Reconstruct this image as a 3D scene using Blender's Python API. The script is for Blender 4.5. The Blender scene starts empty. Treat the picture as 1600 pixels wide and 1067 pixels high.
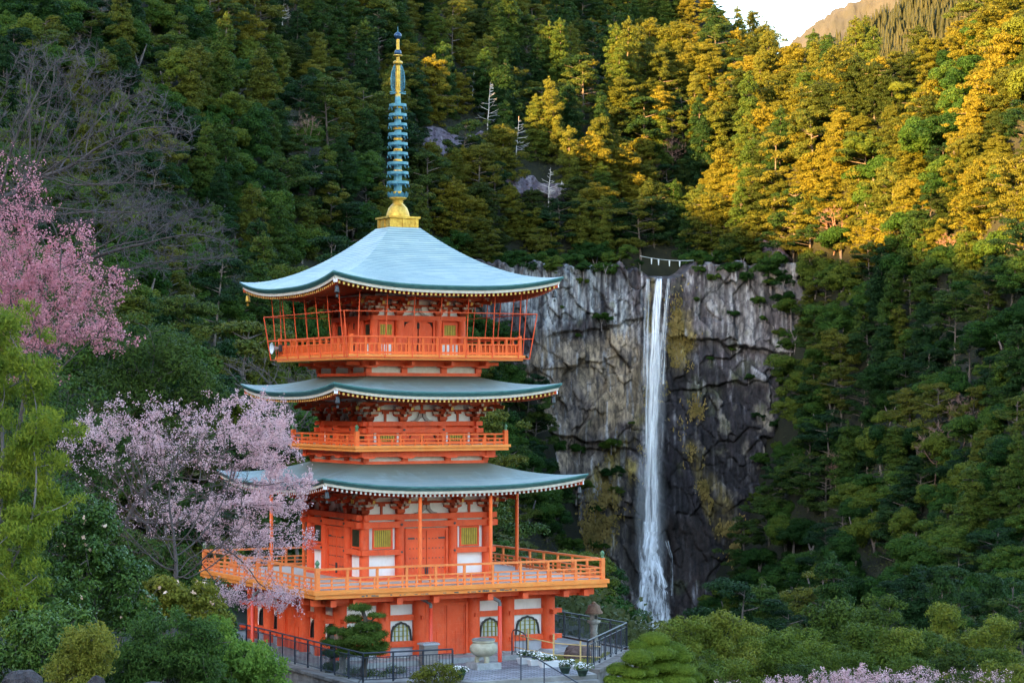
import bpy, math, random
import numpy as np
from mathutils import Vector, Matrix

SC = bpy.context.scene
COL = SC.collection
rng = np.random.default_rng(11)
random.seed(5)

# ------------------------------------------------------------------ camera, sky, sun, exposure
EYE = 10.3                      # camera height above the paved court
FPX, HOR = 3560.7, 624.15       # focal length and horizon row, in pixels of a 1600 px wide frame
cam = bpy.data.cameras.new('camera')
cam.sensor_width = 36.0
cam.lens = 36.0 * FPX / 1600
cam.shift_y = (HOR - 533.5) / 1600
cam.clip_start, cam.clip_end = 1.0, 12000
camo = bpy.data.objects.new('camera', cam)
camo.location = (0, 0, EYE)
camo.rotation_euler = (math.pi / 2, 0, 0)
COL.objects.link(camo)
SC.camera = camo

SUN_EL = math.radians(11.0)
SUN_AZ = math.radians(223.0)    # clockwise from +Y: low, behind the camera's left shoulder
W = bpy.data.worlds.new('World')
SC.world = W
W.use_nodes = True
_n = W.node_tree.nodes
_sky = _n.new('ShaderNodeTexSky')
_sky.sky_type = 'NISHITA'
_sky.sun_disc = False
_sky.sun_elevation = SUN_EL
_sky.sun_rotation = SUN_AZ
_sky.altitude = 200
_bg = _n['Background']
_bg.inputs[1].default_value = 0.115
W.node_tree.links.new(_sky.outputs[0], _bg.inputs[0])
sd = Vector((math.sin(SUN_AZ) * math.cos(SUN_EL), math.cos(SUN_AZ) * math.cos(SUN_EL), math.sin(SUN_EL)))
sl = bpy.data.lights.new('sun', 'SUN')
sl.energy = 5.0
sl.angle = math.radians(0.5)
sl.color = (1.0, 0.53, 0.15)
so = bpy.data.objects.new('sun', sl)
so.rotation_euler = sd.to_track_quat('Z', 'Y').to_euler()
COL.objects.link(so)
vs = SC.view_settings
vs.view_transform = 'Standard'
vs.look = 'None'
vs.exposure = 3.45
vs.gamma = 1.0
SC.cycles.max_bounces = 6
SC.cycles.transparent_max_bounces = 24
SC.cycles.use_denoising = True

# ------------------------------------------------------------------ helpers
def P(x, y, d):
    """photo pixel and distance -> world point"""
    return np.array([(x - 800) / FPX * d, d, EYE - (y - HOR) / FPX * d])

def tag(o, label=None, cat=None, group=None, kind=None):
    if label: o['label'] = label
    if cat: o['category'] = cat
    if group: o['group'] = group
    if kind: o['kind'] = kind
    return o

def empty(name, loc=(0, 0, 0), rz=0.0, label=None, cat=None, group=None, parent=None):
    o = bpy.data.objects.new(name, None)
    o.empty_display_size = 0.3
    o.location = tuple(float(c) for c in loc)
    o.rotation_euler = (0, 0, rz)
    if parent: o.parent = parent
    COL.objects.link(o)
    return tag(o, label, cat, group)

def link(name, me, mats, parent=None, loc=None, rz=0.0):
    if not isinstance(mats, (list, tuple)): mats = [mats]
    for m in mats: me.materials.append(m)
    o = bpy.data.objects.new(name, me)
    if parent: o.parent = parent
    if loc is not None: o.location = tuple(float(c) for c in loc)
    o.rotation_euler = (0, 0, rz)
    COL.objects.link(o)
    return o

def np_mesh(name, V, F, mi=None, smooth=False, uv=None):
    """V (n,3), F (m,k) all faces of one size"""
    V = np.asarray(V, np.float32); F = np.asarray(F, np.int32)
    me = bpy.data.meshes.new(name)
    me.vertices.add(len(V)); me.vertices.foreach_set('co', V.ravel())
    m, k = F.shape
    me.loops.add(m * k); me.loops.foreach_set('vertex_index', F.ravel())
    me.polygons.add(m)
    me.polygons.foreach_set('loop_start', np.arange(m, dtype=np.int32) * k)
    me.polygons.foreach_set('loop_total', np.full(m, k, np.int32))
    if mi is not None: me.polygons.foreach_set('material_index', np.asarray(mi, np.int32))
    if smooth: me.polygons.foreach_set('use_smooth', np.ones(m, bool))
    if uv is not None:
        l = me.uv_layers.new(name='UVMap')
        l.data.foreach_set('uv', np.asarray(uv, np.float32)[F.ravel()].ravel())
    me.update(calc_edges=True)
    return me

class MB:
    """collects boxes, bars, tubes and lathes into one mesh"""
    def __init__(s, k=0):
        s.v, s.f, s.m, s.sm = [], [], [], []
        a = k * math.pi / 2
        s.c, s.s = round(math.cos(a)), round(math.sin(a))
    def add(s, vs_, fs, m=0, smooth=False):
        b = len(s.v)
        for x, y, z in vs_:
            s.v.append((x * s.c - y * s.s, x * s.s + y * s.c, z))
        for f in fs:
            s.f.append(tuple(b + i for i in f)); s.m.append(m); s.sm.append(smooth)
    def box(s, x0, x1, y0, y1, z0, z1, m=0):
        s.add([(x0, y0, z0), (x1, y0, z0), (x1, y1, z0), (x0, y1, z0), (x0, y0, z1), (x1, y0, z1), (x1, y1, z1), (x0, y1, z1)],
              [(0, 3, 2, 1), (4, 5, 6, 7), (0, 1, 5, 4), (1, 2, 6, 5), (2, 3, 7, 6), (3, 0, 4, 7)], m)
    def bar(s, p, q, w, h, m=0, cap=None):
        p, q = Vector(p), Vector(q)
        d = (q - p).normalized()
        up = Vector((0, 0, 1)) if abs(d.z) < 0.95 else Vector((0, 1, 0))
        a = d.cross(up).normalized() * (w / 2); b = a.cross(d).normalized() * (h / 2)
        V = [p - a - b, p + a - b, p + a + b, p - a + b, q - a - b, q + a - b, q + a + b, q - a + b]
        s.add([tuple(x) for x in V], [(0, 3, 2, 1), (0, 1, 5, 4), (1, 2, 6, 5), (2, 3, 7, 6), (3, 0, 4, 7)], m)
        s.add([tuple(x) for x in V[4:]], [(0, 1, 2, 3)], m if cap is None else cap)
    def tube(s, pts, r, n=8, m=0, smooth=True):
        pts = [Vector(p) for p in pts]
        if not hasattr(r, '__len__'): r = [r] * len(pts)
        V, F = [], []
        for i, p in enumerate(pts):
            d = (pts[min(i + 1, len(pts) - 1)] - pts[max(i - 1, 0)]).normalized()
            up = Vector((0, 0, 1)) if abs(d.z) < 0.9 else Vector((1, 0, 0))
            a = d.cross(up).normalized(); b = a.cross(d)
            for j in range(n):
                t = 2 * math.pi * j / n
                V.append(tuple(p + (a * math.cos(t) + b * math.sin(t)) * r[i]))
        for i in range(len(pts) - 1):
            for j in range(n):
                k = (j + 1) % n
                F.append((i * n + j, i * n + k, i * n + n + k, i * n + n + j))
        s.add(V, F, m, smooth)
        e = (len(pts) - 1) * n
        s.add(V[:n], [tuple(range(n))[::-1]], m); s.add(V[e:], [tuple(range(n))], m)
    def lathe(s, prof, c=(0, 0, 0), n=20, m=0, smooth=True):
        V, F = [], []
        for r, z in prof:
            for j in range(n):
                t = 2 * math.pi * j / n
                V.append((c[0] + r * math.cos(t), c[1] + r * math.sin(t), c[2] + z))
        for i in range(len(prof) - 1):
            for j in range(n):
                k = (j + 1) % n
                F.append((i * n + j, i * n + k, i * n + n + k, i * n + n + j))
        s.add(V, F, m, smooth)
    def prism(s, poly, y0, y1, m=0):
        """polygon in x,z pushed from y0 to y1"""
        n = len(poly)
        V = [(x, y0, z) for x, z in poly] + [(x, y1, z) for x, z in poly]
        F = [tuple(range(n)), tuple(range(2 * n - 1, n - 1, -1))]
        F += [(i, n + i, n + (i + 1) % n, (i + 1) % n) for i in range(n)]
        s.add(V, F, m)
    def slab(s, poly, z0, z1, m=0):
        n = len(poly)
        V = [(x, y, z0) for x, y in poly] + [(x, y, z1) for x, y in poly]
        F = [tuple(range(n))[::-1], tuple(range(n, 2 * n))]
        F += [(i, (i + 1) % n, n + (i + 1) % n, n + i) for i in range(n)]
        s.add(V, F, m)
    def build(s, name, mats, parent=None, loc=None, rz=0.0, bevel=0.0):
        me = bpy.data.meshes.new(name)
        me.from_pydata(s.v, [], s.f)
        me.polygons.foreach_set('material_index', s.m)
        me.polygons.foreach_set('use_smooth', s.sm)
        o = link(name, me, mats, parent, loc, rz)
        if bevel:
            b = o.modifiers.new('bevel', 'BEVEL'); b.width = bevel; b.segments = 1; b.limit_method = 'ANGLE'
        return o

# ---- procedural noise in numpy
def _h(ix, iy, iz, seed):
    n = (ix.astype(np.int64) * 374761393 + iy.astype(np.int64) * 668265263 + iz.astype(np.int64) * 2147483647 + seed * 144665) & 0xffffffff
    n = ((n ^ (n >> 13)) * 1274126177) & 0xffffffff
    n = ((n ^ (n >> 16)) * 2246822519) & 0xffffffff
    return ((n ^ (n >> 15)) & 0xffffff) / 0xffffff
def vnoise(x, y, z=0.0, seed=0):
    x, y, z = np.broadcast_arrays(np.asarray(x, float), np.asarray(y, float), np.asarray(z, float))
    ix, iy, iz = np.floor(x), np.floor(y), np.floor(z)
    fx, fy, fz = x - ix, y - iy, z - iz
    fx, fy, fz = [t * t * (3 - 2 * t) for t in (fx, fy, fz)]
    r = 0
    for a in (0, 1):
        for b in (0, 1):
            for c in (0, 1):
                r = r + _h(ix + a, iy + b, iz + c, seed) * (fx if a else 1 - fx) * (fy if b else 1 - fy) * (fz if c else 1 - fz)
    return r * 2 - 1
def fbm(x, y, z=0.0, seed=0, oct=4):
    r, a = 0, 1.0
    for i in range(oct):
        r = r + a * vnoise(np.asarray(x) * 2 ** i, np.asarray(y) * 2 ** i, np.asarray(z) * 2 ** i, seed + i * 7)
        a *= 0.5
    return r / 1.6
def worley(x, y, seed=0, box=False):
    """cell id hash, F1, F2-F1, offset to the cell point"""
    ix, iy = np.floor(x), np.floor(y)
    f1 = np.full(x.shape, 9.0); f2 = np.full(x.shape, 9.0); idv = np.zeros(x.shape); dx1 = np.zeros(x.shape); dy1 = np.zeros(x.shape)
    for a in (-1, 0, 1):
        for b in (-1, 0, 1):
            cx, cy = ix + a, iy + b
            px = cx + _h(cx, cy, cx * 0, seed); py = cy + _h(cx, cy, cx * 0 + 1, seed)
            d = np.maximum(np.abs(px - x), np.abs(py - y)) if box else np.hypot(px - x, py - y); hid = _h(cx, cy, cx * 0 + 2, seed)
            near = d < f1
            f2 = np.where(near, f1, np.minimum(f2, d))
            idv = np.where(near, hid, idv); dx1 = np.where(near, x - px, dx1); dy1 = np.where(near, y - py, dy1)
            f1 = np.where(near, d, f1)
    return idv, f1, f2 - f1, dx1, dy1
def sstep(a, b, x):
    t = np.clip((x - a) / (b - a), 0, 1)
    return t * t * (3 - 2 * t)

# ------------------------------------------------------------------ materials
def new_mat(name):
    m = bpy.data.materials.new(name); m.use_nodes = True
    nt = m.node_tree
    return m, nt, nt.nodes['Principled BSDF']
def rgb(c): return (c[0], c[1], c[2], 1.0)
def noise(nt, scale, detail=5, coord='Object', stretch=(1, 1, 1), rough=0.6):
    tc = nt.nodes.new('ShaderNodeTexCoord'); mp = nt.nodes.new('ShaderNodeMapping'); nz = nt.nodes.new('ShaderNodeTexNoise')
    mp.inputs['Scale'].default_value = stretch
    nz.inputs['Scale'].default_value = scale; nz.inputs['Detail'].default_value = detail; nz.inputs['Roughness'].default_value = rough
    nt.links.new(tc.outputs[coord], mp.inputs[0]); nt.links.new(mp.outputs[0], nz.inputs[0])
    return nz
def ramp(nt, fac, stops):
    r = nt.nodes.new('ShaderNodeValToRGB')
    e = r.color_ramp.elements
    while len(e) < len(stops): e.new(0.5)
    for i, (p, c) in enumerate(stops):
        e[i].position = p; e[i].color = rgb(c)
    nt.links.new(fac, r.inputs[0])
    return r
def mixc(nt, fac, a, b, mode='MIX'):
    m = nt.nodes.new('ShaderNodeMix'); m.data_type = 'RGBA'; m.blend_type = mode
    for i, s in ((0, fac), (6, a), (7, b)):
        if isinstance(s, (int, float)): m.inputs[i].default_value = s
        elif isinstance(s, tuple): m.inputs[i].default_value = rgb(s)
        else: nt.links.new(s, m.inputs[i])
    return m.outputs[2]
def M(name, c1, c2=None, scale=4, rough=0.6, metal=0.0, bump=0.0, bscale=20, stretch=(1, 1, 1), spec=0.4, lo=0.35, hi=0.65):
    m, nt, b = new_mat(name)
    b.inputs['Roughness'].default_value = rough; b.inputs['Metallic'].default_value = metal
    b.inputs['Specular IOR Level'].default_value = spec
    if c2 is None: b.inputs['Base Color'].default_value = rgb(c1)
    else:
        r = ramp(nt, noise(nt, scale, 6, stretch=stretch).outputs[0], [(lo, c1), (hi, c2)])
        nt.links.new(r.outputs[0], b.inputs['Base Color'])
    if bump:
        bp = nt.nodes.new('ShaderNodeBump'); bp.inputs['Strength'].default_value = bump; bp.inputs['Distance'].default_value = 0.05
        nt.links.new(noise(nt, bscale, 5, stretch=stretch).outputs[0], bp.inputs['Height']); nt.links.new(bp.outputs[0], b.inputs['Normal'])
    return m
def leafmat(name, cols, nscale=0.6, trans=0.3, rough=0.55, fine=None, vary=0.8):
    """cols: dark to light; hue drifts from plant to plant and from spray to spray"""
    m, nt, b = new_mat(name)
    oi = nt.nodes.new('ShaderNodeObjectInfo')
    nz = noise(nt, nscale, 4)
    ma = nt.nodes.new('ShaderNodeMath'); ma.operation = 'MULTIPLY_ADD'; ma.inputs[1].default_value = vary
    ma.inputs[2].default_value = -0.5 * vary
    nt.links.new(oi.outputs['Random'], ma.inputs[0])
    ad = nt.nodes.new('ShaderNodeMath'); ad.operation = 'ADD'
    nt.links.new(ma.outputs[0], ad.inputs[0])
    src = nz.outputs[0]
    if fine:
        nf = noise(nt, fine, 2)
        av = nt.nodes.new('ShaderNodeMath'); av.operation = 'MULTIPLY_ADD'; av.inputs[1].default_value = 0.5
        hv = nt.nodes.new('ShaderNodeMath'); hv.operation = 'MULTIPLY'; hv.inputs[1].default_value = 0.5
        nt.links.new(nz.outputs[0], hv.inputs[0]); nt.links.new(nf.outputs[0], av.inputs[0]); nt.links.new(hv.outputs[0], av.inputs[2])
        src = av.outputs[0]
    nt.links.new(src, ad.inputs[1])
    n = len(cols)
    r = ramp(nt, ad.outputs[0], [(0.2 + 0.6 * i / max(1, n - 1), c) for i, c in enumerate(cols)])
    nt.links.new(r.outputs[0], b.inputs['Base Color'])
    b.inputs['Roughness'].default_value = rough; b.inputs['Specular IOR Level'].default_value = 0.08 if rough > .5 else 0.15
    if trans:
        t = nt.nodes.new('ShaderNodeBsdfTranslucent'); mx = nt.nodes.new('ShaderNodeMixShader')
        mx.inputs[0].default_value = trans
        nt.links.new(r.outputs[0], t.inputs[0]); nt.links.new(b.outputs[0], mx.inputs[1]); nt.links.new(t.outputs[0], mx.inputs[2])
        nt.links.new(mx.outputs[0], nt.nodes['Material Output'].inputs[0])
    return m

VERM = M('vermilion', (0.74, 0.082, 0.020), (0.83, 0.115, 0.034), 1.5, rough=0.5, spec=0.3)
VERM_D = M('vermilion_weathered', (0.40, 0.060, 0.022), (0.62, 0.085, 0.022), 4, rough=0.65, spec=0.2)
ORANGE = M('orange_rail', (0.78, 0.19, 0.045), (0.86, 0.27, 0.08), 3, rough=0.55, spec=0.3)
ORANGE_R = M('orange_red_rail', (0.78, 0.12, 0.022), (0.84, 0.16, 0.035), 3, rough=0.55, spec=0.3)
YELLOWO = M('deck_edge_ochre', (0.80, 0.21, 0.030), (0.86, 0.31, 0.065), 2, rough=0.6, stretch=(1, 1, 3))
PIPE_RED = M('pipe_red', (0.66, 0.055, 0.025), (0.72, 0.07, 0.03), 3, rough=0.4)
PLASTER = M('white_plaster', (0.78, 0.77, 0.76), (0.84, 0.83, 0.82), 2, rough=0.8, spec=0.1)
CREAM = M('cream_board', (0.55, 0.47, 0.38), (0.66, 0.60, 0.52), 6, rough=0.7)
CREAM_G = M('weathered_arm_end', (0.50, 0.36, 0.27), (0.62, 0.52, 0.44), 7, rough=0.7)
GREYPL = M('grey_plaster', (0.36, 0.38, 0.42), (0.46, 0.48, 0.52), 3, rough=0.8)
DARK = M('dark_interior', (0.012, 0.013, 0.012), rough=0.8)
BLACKW = M('black_lacquer', (0.02, 0.02, 0.022), rough=0.4)
IRON = M('iron_fitting', (0.05, 0.05, 0.055), rough=0.5)
LATTICE = M('ochre_lattice', (0.42, 0.30, 0.03), (0.55, 0.42, 0.06), 6, rough=0.6)
LATTICE_G = M('olive_lattice', (0.20, 0.20, 0.02), (0.30, 0.28, 0.04), 6, rough=0.6)
WINDOWG = M('window_paper', (0.42, 0.47, 0.46), (0.58, 0.62, 0.62), 3, rough=0.5)
DECKG = M('deck_planks', (0.42, 0.36, 0.31), (0.52, 0.46, 0.41), 3, rough=0.75, stretch=(6, 1, 1))
GOLD = M('gold_leaf', (0.42, 0.22, 0.03), (0.72, 0.46, 0.08), 5, rough=0.42, metal=0.7, bump=0.5, bscale=18)
TEAL = M('patina_teal', (0.05, 0.16, 0.22), (0.09, 0.26, 0.33), 6, rough=0.45, metal=0.3)
GREENB = M('green_bronze', (0.06, 0.14, 0.07), (0.12, 0.24, 0.12), 8, rough=0.5)
STONE = M('grey_stone', (0.24, 0.25, 0.25), (0.36, 0.37, 0.37), 5, rough=0.85, bump=0.3)
STONE_D = M('dark_stone', (0.10, 0.10, 0.10), (0.24, 0.23, 0.22), 3, rough=0.9, bump=0.6, bscale=8)
STONE_M = M('mossy_lantern_stone', (0.16, 0.16, 0.14), (0.34, 0.31, 0.27), 6, rough=0.9, bump=0.5)
BROWNST = M('rusty_lantern_cap', (0.13, 0.07, 0.045), (0.24, 0.15, 0.10), 8, rough=0.9, bump=0.5)
BURNER = M('burner_stone', (0.30, 0.27, 0.19), (0.42, 0.39, 0.30), 4, rough=0.7, bump=0.2)
ASH = M('ash', (0.55, 0.52, 0.47), rough=0.9)
RAILM = M('navy_railing', (0.014, 0.020, 0.035), (0.03, 0.04, 0.06), 3, rough=0.35)
BAMBOO = M('bamboo_poles', (0.48, 0.33, 0.12), (0.60, 0.44, 0.20), 5, rough=0.5, stretch=(1, 1, 5))
WHITEPL = M('white_planter', (0.70, 0.70, 0.70), rough=0.5)
PETALW = M('white_petals', (0.80, 0.80, 0.78), rough=0.6)
BARK = M('bark', (0.050, 0.040, 0.034), (0.13, 0.11, 0.095), 4, rough=0.9, bump=0.5, stretch=(1, 1, .3))
BARKG = M('grey_bark', (0.10, 0.085, 0.085), (0.22, 0.19, 0.185), 3, rough=0.9, bump=0.4, stretch=(1, 1, .3))
CHBARK = M('cherry_bark', (0.045, 0.034, 0.032), (0.11, 0.088, 0.084), 3, rough=0.9, bump=0.4, stretch=(1, 1, .3))
TWIGR = M('reddish_twigs', (0.055, 0.026, 0.022), (0.12, 0.058, 0.046), 1.5, rough=0.85)
TWIGG = M('grey_twigs', (0.045, 0.038, 0.042), (0.11, 0.092, 0.10), 1.5, rough=0.85)
SNAG = M('bleached_wood', (0.34, 0.32, 0.31), (0.50, 0.48, 0.46), 1, rough=0.85)

def weathered(m, amount, scale, stretch, dark):
    """rubbed, sooty and rain-streaked patches over a painted surface"""
    nt = m.node_tree; b = nt.nodes['Principled BSDF']; src = b.inputs['Base Color'].links[0].from_socket
    r = ramp(nt, noise(nt, scale, 8, stretch=stretch, rough=.7).outputs[0], [(.50, (0, 0, 0)), (.78, (amount, amount, amount))])
    nt.links.new(mixc(nt, r.outputs[0], src, dark), b.inputs['Base Color'])
    r2 = ramp(nt, noise(nt, 3.0, 4).outputs[0], [(.3, (.42, .42, .42)), (.7, (.7, .7, .7))]); nt.links.new(r2.outputs[0], b.inputs['Roughness'])
weathered(VERM, .75, 1.6, (1, 1, .35), (.40, .045, .02)); weathered(VERM, .5, 9, (1, 1, .5), (.78, .24, .13))
weathered(ORANGE, .7, 5, (1, 1, 1), (.60, .10, .03)); weathered(ORANGE_R, .6, 5, (1, 1, 1), (.55, .06, .015)); weathered(YELLOWO, .8, 4, (1, 1, 3), (.42, .10, .02))
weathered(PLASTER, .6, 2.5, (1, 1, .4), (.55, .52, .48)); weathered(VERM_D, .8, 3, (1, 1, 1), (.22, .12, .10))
def roof_mat(name, stain, k=1.0):
    m, nt, b = new_mat(name)
    tc = nt.nodes.new('ShaderNodeTexCoord')
    br = nt.nodes.new('ShaderNodeTexBrick')
    br.inputs['Scale'].default_value = 1.0
    br.inputs['Brick Width'].default_value = 1000.0; br.inputs['Row Height'].default_value = 0.125
    br.inputs['Mortar Size'].default_value = 0.02; br.inputs['Mortar Smooth'].default_value = 0.5
    br.inputs['Color1'].default_value = rgb((0.285 * k, 0.385 * k, 0.405 * k)); br.inputs['Color2'].default_value = rgb((0.34 * k, 0.435 * k, 0.45 * k))
    br.inputs['Mortar'].default_value = rgb((0.11, 0.19, 0.21))
    nt.links.new(tc.outputs['UV'], br.inputs[0])
    b2 = nt.nodes.new('ShaderNodeTexBrick'); b2.inputs['Scale'].default_value = 1.0; b2.inputs['Brick Width'].default_value = 0.55; b2.inputs['Row Height'].default_value = 0.125; b2.inputs['Mortar Size'].default_value = 0.0
    b2.inputs['Color1'].default_value = rgb((.90, .92, .93)); b2.inputs['Color2'].default_value = rgb((1.1, 1.08, 1.06)); nt.links.new(tc.outputs['UV'], b2.inputs[0])
    nz = noise(nt, 0.7, 5, 'UV', (1.0, 2.2, 1))
    r = ramp(nt, nz.outputs[0], [(0.38, (0.84, 0.88, 0.90)), (0.66, (1.08, 1.04, 1.0))])
    c = mixc(nt, 1.0, mixc(nt, 1.0, br.outputs[0], b2.outputs[0], 'MULTIPLY'), r.outputs[0], 'MULTIPLY')
    if stain:      # run-off staining: olive-brown, in streaks down the slope, heaviest under the storey above
        uvs = nt.nodes.new('ShaderNodeSeparateXYZ'); nt.links.new(tc.outputs['UV'], uvs.inputs[0])
        ns = noise(nt, 1.0, 6, 'UV', (1.6, 0.5, 1))
        mr = nt.nodes.new('ShaderNodeMapRange'); mr.inputs[1].default_value = 0.2; mr.inputs[2].default_value = stain
        mr.inputs[3].default_value = 1.0; mr.inputs[4].default_value = 0.06
        nt.links.new(uvs.outputs[1], mr.inputs[0])
        a = nt.nodes.new('ShaderNodeMath'); a.operation = 'MULTIPLY_ADD'; a.inputs[1].default_value = 4.0; a.inputs[2].default_value = -1.5
        nt.links.new(ns.outputs[0], a.inputs[0])
        s2 = nt.nodes.new('ShaderNodeMath'); s2.operation = 'ADD'; s2.use_clamp = True
        nt.links.new(a.outputs[0], s2.inputs[0]); nt.links.new(mr.outputs[0], s2.inputs[1])
        s3 = nt.nodes.new('ShaderNodeMath'); s3.operation = 'MULTIPLY'
        nt.links.new(s2.outputs[0], s3.inputs[0]); nt.links.new(mr.outputs[0], s3.inputs[1])
        c = mixc(nt, s3.outputs[0], c, (0.11, 0.115, 0.075))
    nt.links.new(c, b.inputs['Base Color'])
    b.inputs['Roughness'].default_value = 0.58 if stain else 0.45; b.inputs['Metallic'].default_value = 0.0
    b.inputs['Specular IOR Level'].default_value = 0.2 if stain else 0.4
    bp = nt.nodes.new('ShaderNodeBump'); bp.inputs['Strength'].default_value = 0.6; bp.inputs['Distance'].default_value = 0.03
    nt.links.new(br.outputs['Fac'], bp.inputs['Height']); bp.invert = True
    nt.links.new(bp.outputs[0], b.inputs['Normal'])
    return m
ROOF_TOP = roof_mat('copper_roof_clean', 0)
ROOF_MID = roof_mat('copper_roof_stained', 2.9, .85)
ROOF_LOW = roof_mat('copper_roof_part_stained', 2.9, .85)
ROOF_EDGE = M('copper_edge', (0.07, 0.20, 0.21), (0.13, 0.31, 0.31), 4, rough=0.45, stretch=(1, 1, 6))

# ------------------------------------------------------------------ terrain (one heightfield to beyond the ridges)
CP = [(0, -30, 9), (0, 0, 8.4), (0, 18, 6.4), (12, 0, 8), (-12, 0, 8.5), (0, 40, 2.8), (0, 60, 0.0), (0, 74, -2.0), (0, 84, -2.4),
      (15, 40, 2), (12, 88, -3), (20, 110, -8), (27, 150, -17), (45, 150, -16), (60, 100, -4), (-6.5, 30, 5.9), (-9, 48, 2.6), (-9, 66, 0.2),
      (-14, 78, -0.2), (-16, 100, -0.6), (-24, 98, 2), (-26, 122, 6), (-20, 60, 4), (-30, 40, 9), (-20, 30, 8), (-5, 96, -1.2), (-10, 92, -1.4), (2, 93, -1.6),
      (-4, 106, -1.6), (3, 104, -2.6), (0, 118, -7), (-60, 60, 20), (-80, 150, 40), (80, 60, 0), (-60, -30, 16), (60, -30, 6)]
PP = [(350, 640, 160), (0, 540, 150), (0, 400, 240), (0, 300, 310), (0, 100, 440), (0, -60, 540), (0, -180, 610), (-250, 0, 480), (-250, 300, 280), (-250, -200, 640),
      (200, 560, 170), (200, 400, 310), (200, 200, 450), (200, 50, 550), (200, -60, 610), (200, -150, 660),
      (400, 640, 200), (400, 470, 340), (400, 270, 480), (400, 150, 590), (400, 50, 645), (400, -50, 690), (400, -150, 740),
      (620, 590, 330), (620, 370, 530), (620, 220, 645), (620, 70, 710), (620, -60, 770), (620, -160, 840),
      (720, 420, 600), (720, 800, 560), (800, 418, 628), (800, 880, 560), (850, 330, 650), (800, 200, 720), (800, 120, 800), (800, 30, 880), (800, -90, 960), (830, 720, 585),
      (900, 1000, 590), (900, 420, 640), (1000, 425, 645), (960, 1010, 608), (1000, 990, 612), (1000, 375, 664), (1120, 375, 662), (900, 370, 655), (800, 370, 640), (1040, 345, 692), (950, 985, 565), (950, 1000, 450), (1010, 1010, 565), (1100, 1010, 560), (900, 930, 585), (890, 960, 480), (900, 830, 596), (1040, 700, 634), (1120, 700, 628), (950, 700, 632), (1200, 700, 612), (1000, 310, 690), (1000, 200, 740), (1000, 150, 765), (1030, 110, 790), (1000, 85, 920), (1000, 40, 960), (1000, 0, 1000),
      (920, 240, 705), (880, 170, 800), (900, 100, 890), (960, 100, 900), (925, 150, 830), (900, 30, 950), (880, -60, 990), (1040, 440, 646), (1040, 425, 690), (1040, 990, 612), (1040, 380, 720), (1120, 425, 642), (1120, 990, 604), (1120, 310, 685),
      (1120, 170, 760), (1120, 95, 830), (1200, 430, 625), (1200, 970, 588), (1200, 120, 775), (1250, 440, 605), (1250, 700, 575), (1250, 950, 520), (1250, 270, 660), (1250, 125, 740),
      (1400, 950, 420), (1400, 700, 490), (1400, 460, 540), (1400, 310, 580), (1400, 150, 645), (1330, 125, 690),
      (1500, 100, 610), (1600, 950, 330), (1600, 700, 400), (1600, 460, 455), (1600, 260, 500), (1600, 80, 560), (1600, 0, 610), (1850, 900, 280), (1850, 400, 380), (1850, 50, 480),
      (1040, 1020, 520), (1040, 1030, 360), (980, 1040, 140), (1000, 1045, 200), (1000, 1040, 280), (1000, 1030, 420), (1100, 1050, 240), (900, 1030, 220), (1300, 1030, 300), (1300, 1030, 210), (900, 1020, 330), (700, 930, 300), (620, 720, 280), (1600, 1020, 240)]
CPA = [np.array(c, float) for c in CP] + [P(*p) for p in PP]
CPA += [np.array(c, float) for c in ((140, 850, 70), (115, 800, 95), (190, 900, 60), (40, 960, 120), (0, 1060, 110), (-90, 900, 170), (300, 700, 60), (-250, 750, 190), (250, 350, 60), (110, 720, 108))]
CPA = np.array(CPA)
_C = 14.0
def _phi(r2): return np.sqrt(r2 + _C * _C)
_A = _phi(((CPA[:, None, :2] - CPA[None, :, :2]) ** 2).sum(-1)) + np.eye(len(CPA)) * -0.6
_mean = CPA[:, 2].mean()
_Wt = np.linalg.solve(_A, CPA[:, 2] - _mean)
GX = np.arange(-300, 321, 4.0); GY = np.arange(-40, 1101, 4.0)
_gx, _gy = np.meshgrid(GX, GY)
GZ = np.zeros(_gx.shape) + _mean
for (cx, cy, _), w_ in zip(CPA, _Wt):
    GZ += w_ * np.sqrt((_gx - cx) ** 2 + (_gy - cy) ** 2 + _C * _C)
GZ += 1.6 * fbm(_gx / 22, _gy / 22, 0, 3) * sstep(100, 200, _gy)
def TZ(x, y):
    x = np.asarray(x, float); y = np.asarray(y, float)
    fx = np.clip((x - GX[0]) / 4.0, 0, len(GX) - 1.001); fy = np.clip((y - GY[0]) / 4.0, 0, len(GY) - 1.001)
    i, j = fx.astype(int), fy.astype(int); a, b = fx - i, fy - j
    return (GZ[j, i] * (1 - a) + GZ[j, i + 1] * a) * (1 - b) + (GZ[j + 1, i] * (1 - a) + GZ[j + 1, i + 1] * a) * b
def ray_d(x, y, lo=60.0, hi=1000.0):
    """distance at which the sight line through a photo pixel meets the terrain"""
    d = np.arange(lo, hi, 1.0)
    hit = EYE - (y - HOR) / FPX * d < TZ((x - 800) / FPX * d, d)
    return float(d[np.argmax(hit)]) if hit.any() else hi
def grid_faces(nr, nc):
    i = np.arange(nr - 1)[:, None] * nc + np.arange(nc - 1)[None, :]
    return np.stack([i, i + 1, i + 1 + nc, i + nc], -1).reshape(-1, 4)
SOIL = M('forest_floor', (0.007, 0.009, 0.004), (0.016, 0.018, 0.007), 0.25, rough=0.95, bump=0.6, bscale=1.5)  # near-black: shadow in the gaps between trees put into the floor colour
tme = np_mesh('terrain', np.stack([_gx, _gy, GZ], -1).reshape(-1, 3), grid_faces(*_gx.shape), smooth=True)
tag(link('terrain', tme, SOIL), 'leaf-littered forest floor of the valley and slopes, darkened for shade between trees', 'terrain', kind='structure')

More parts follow.
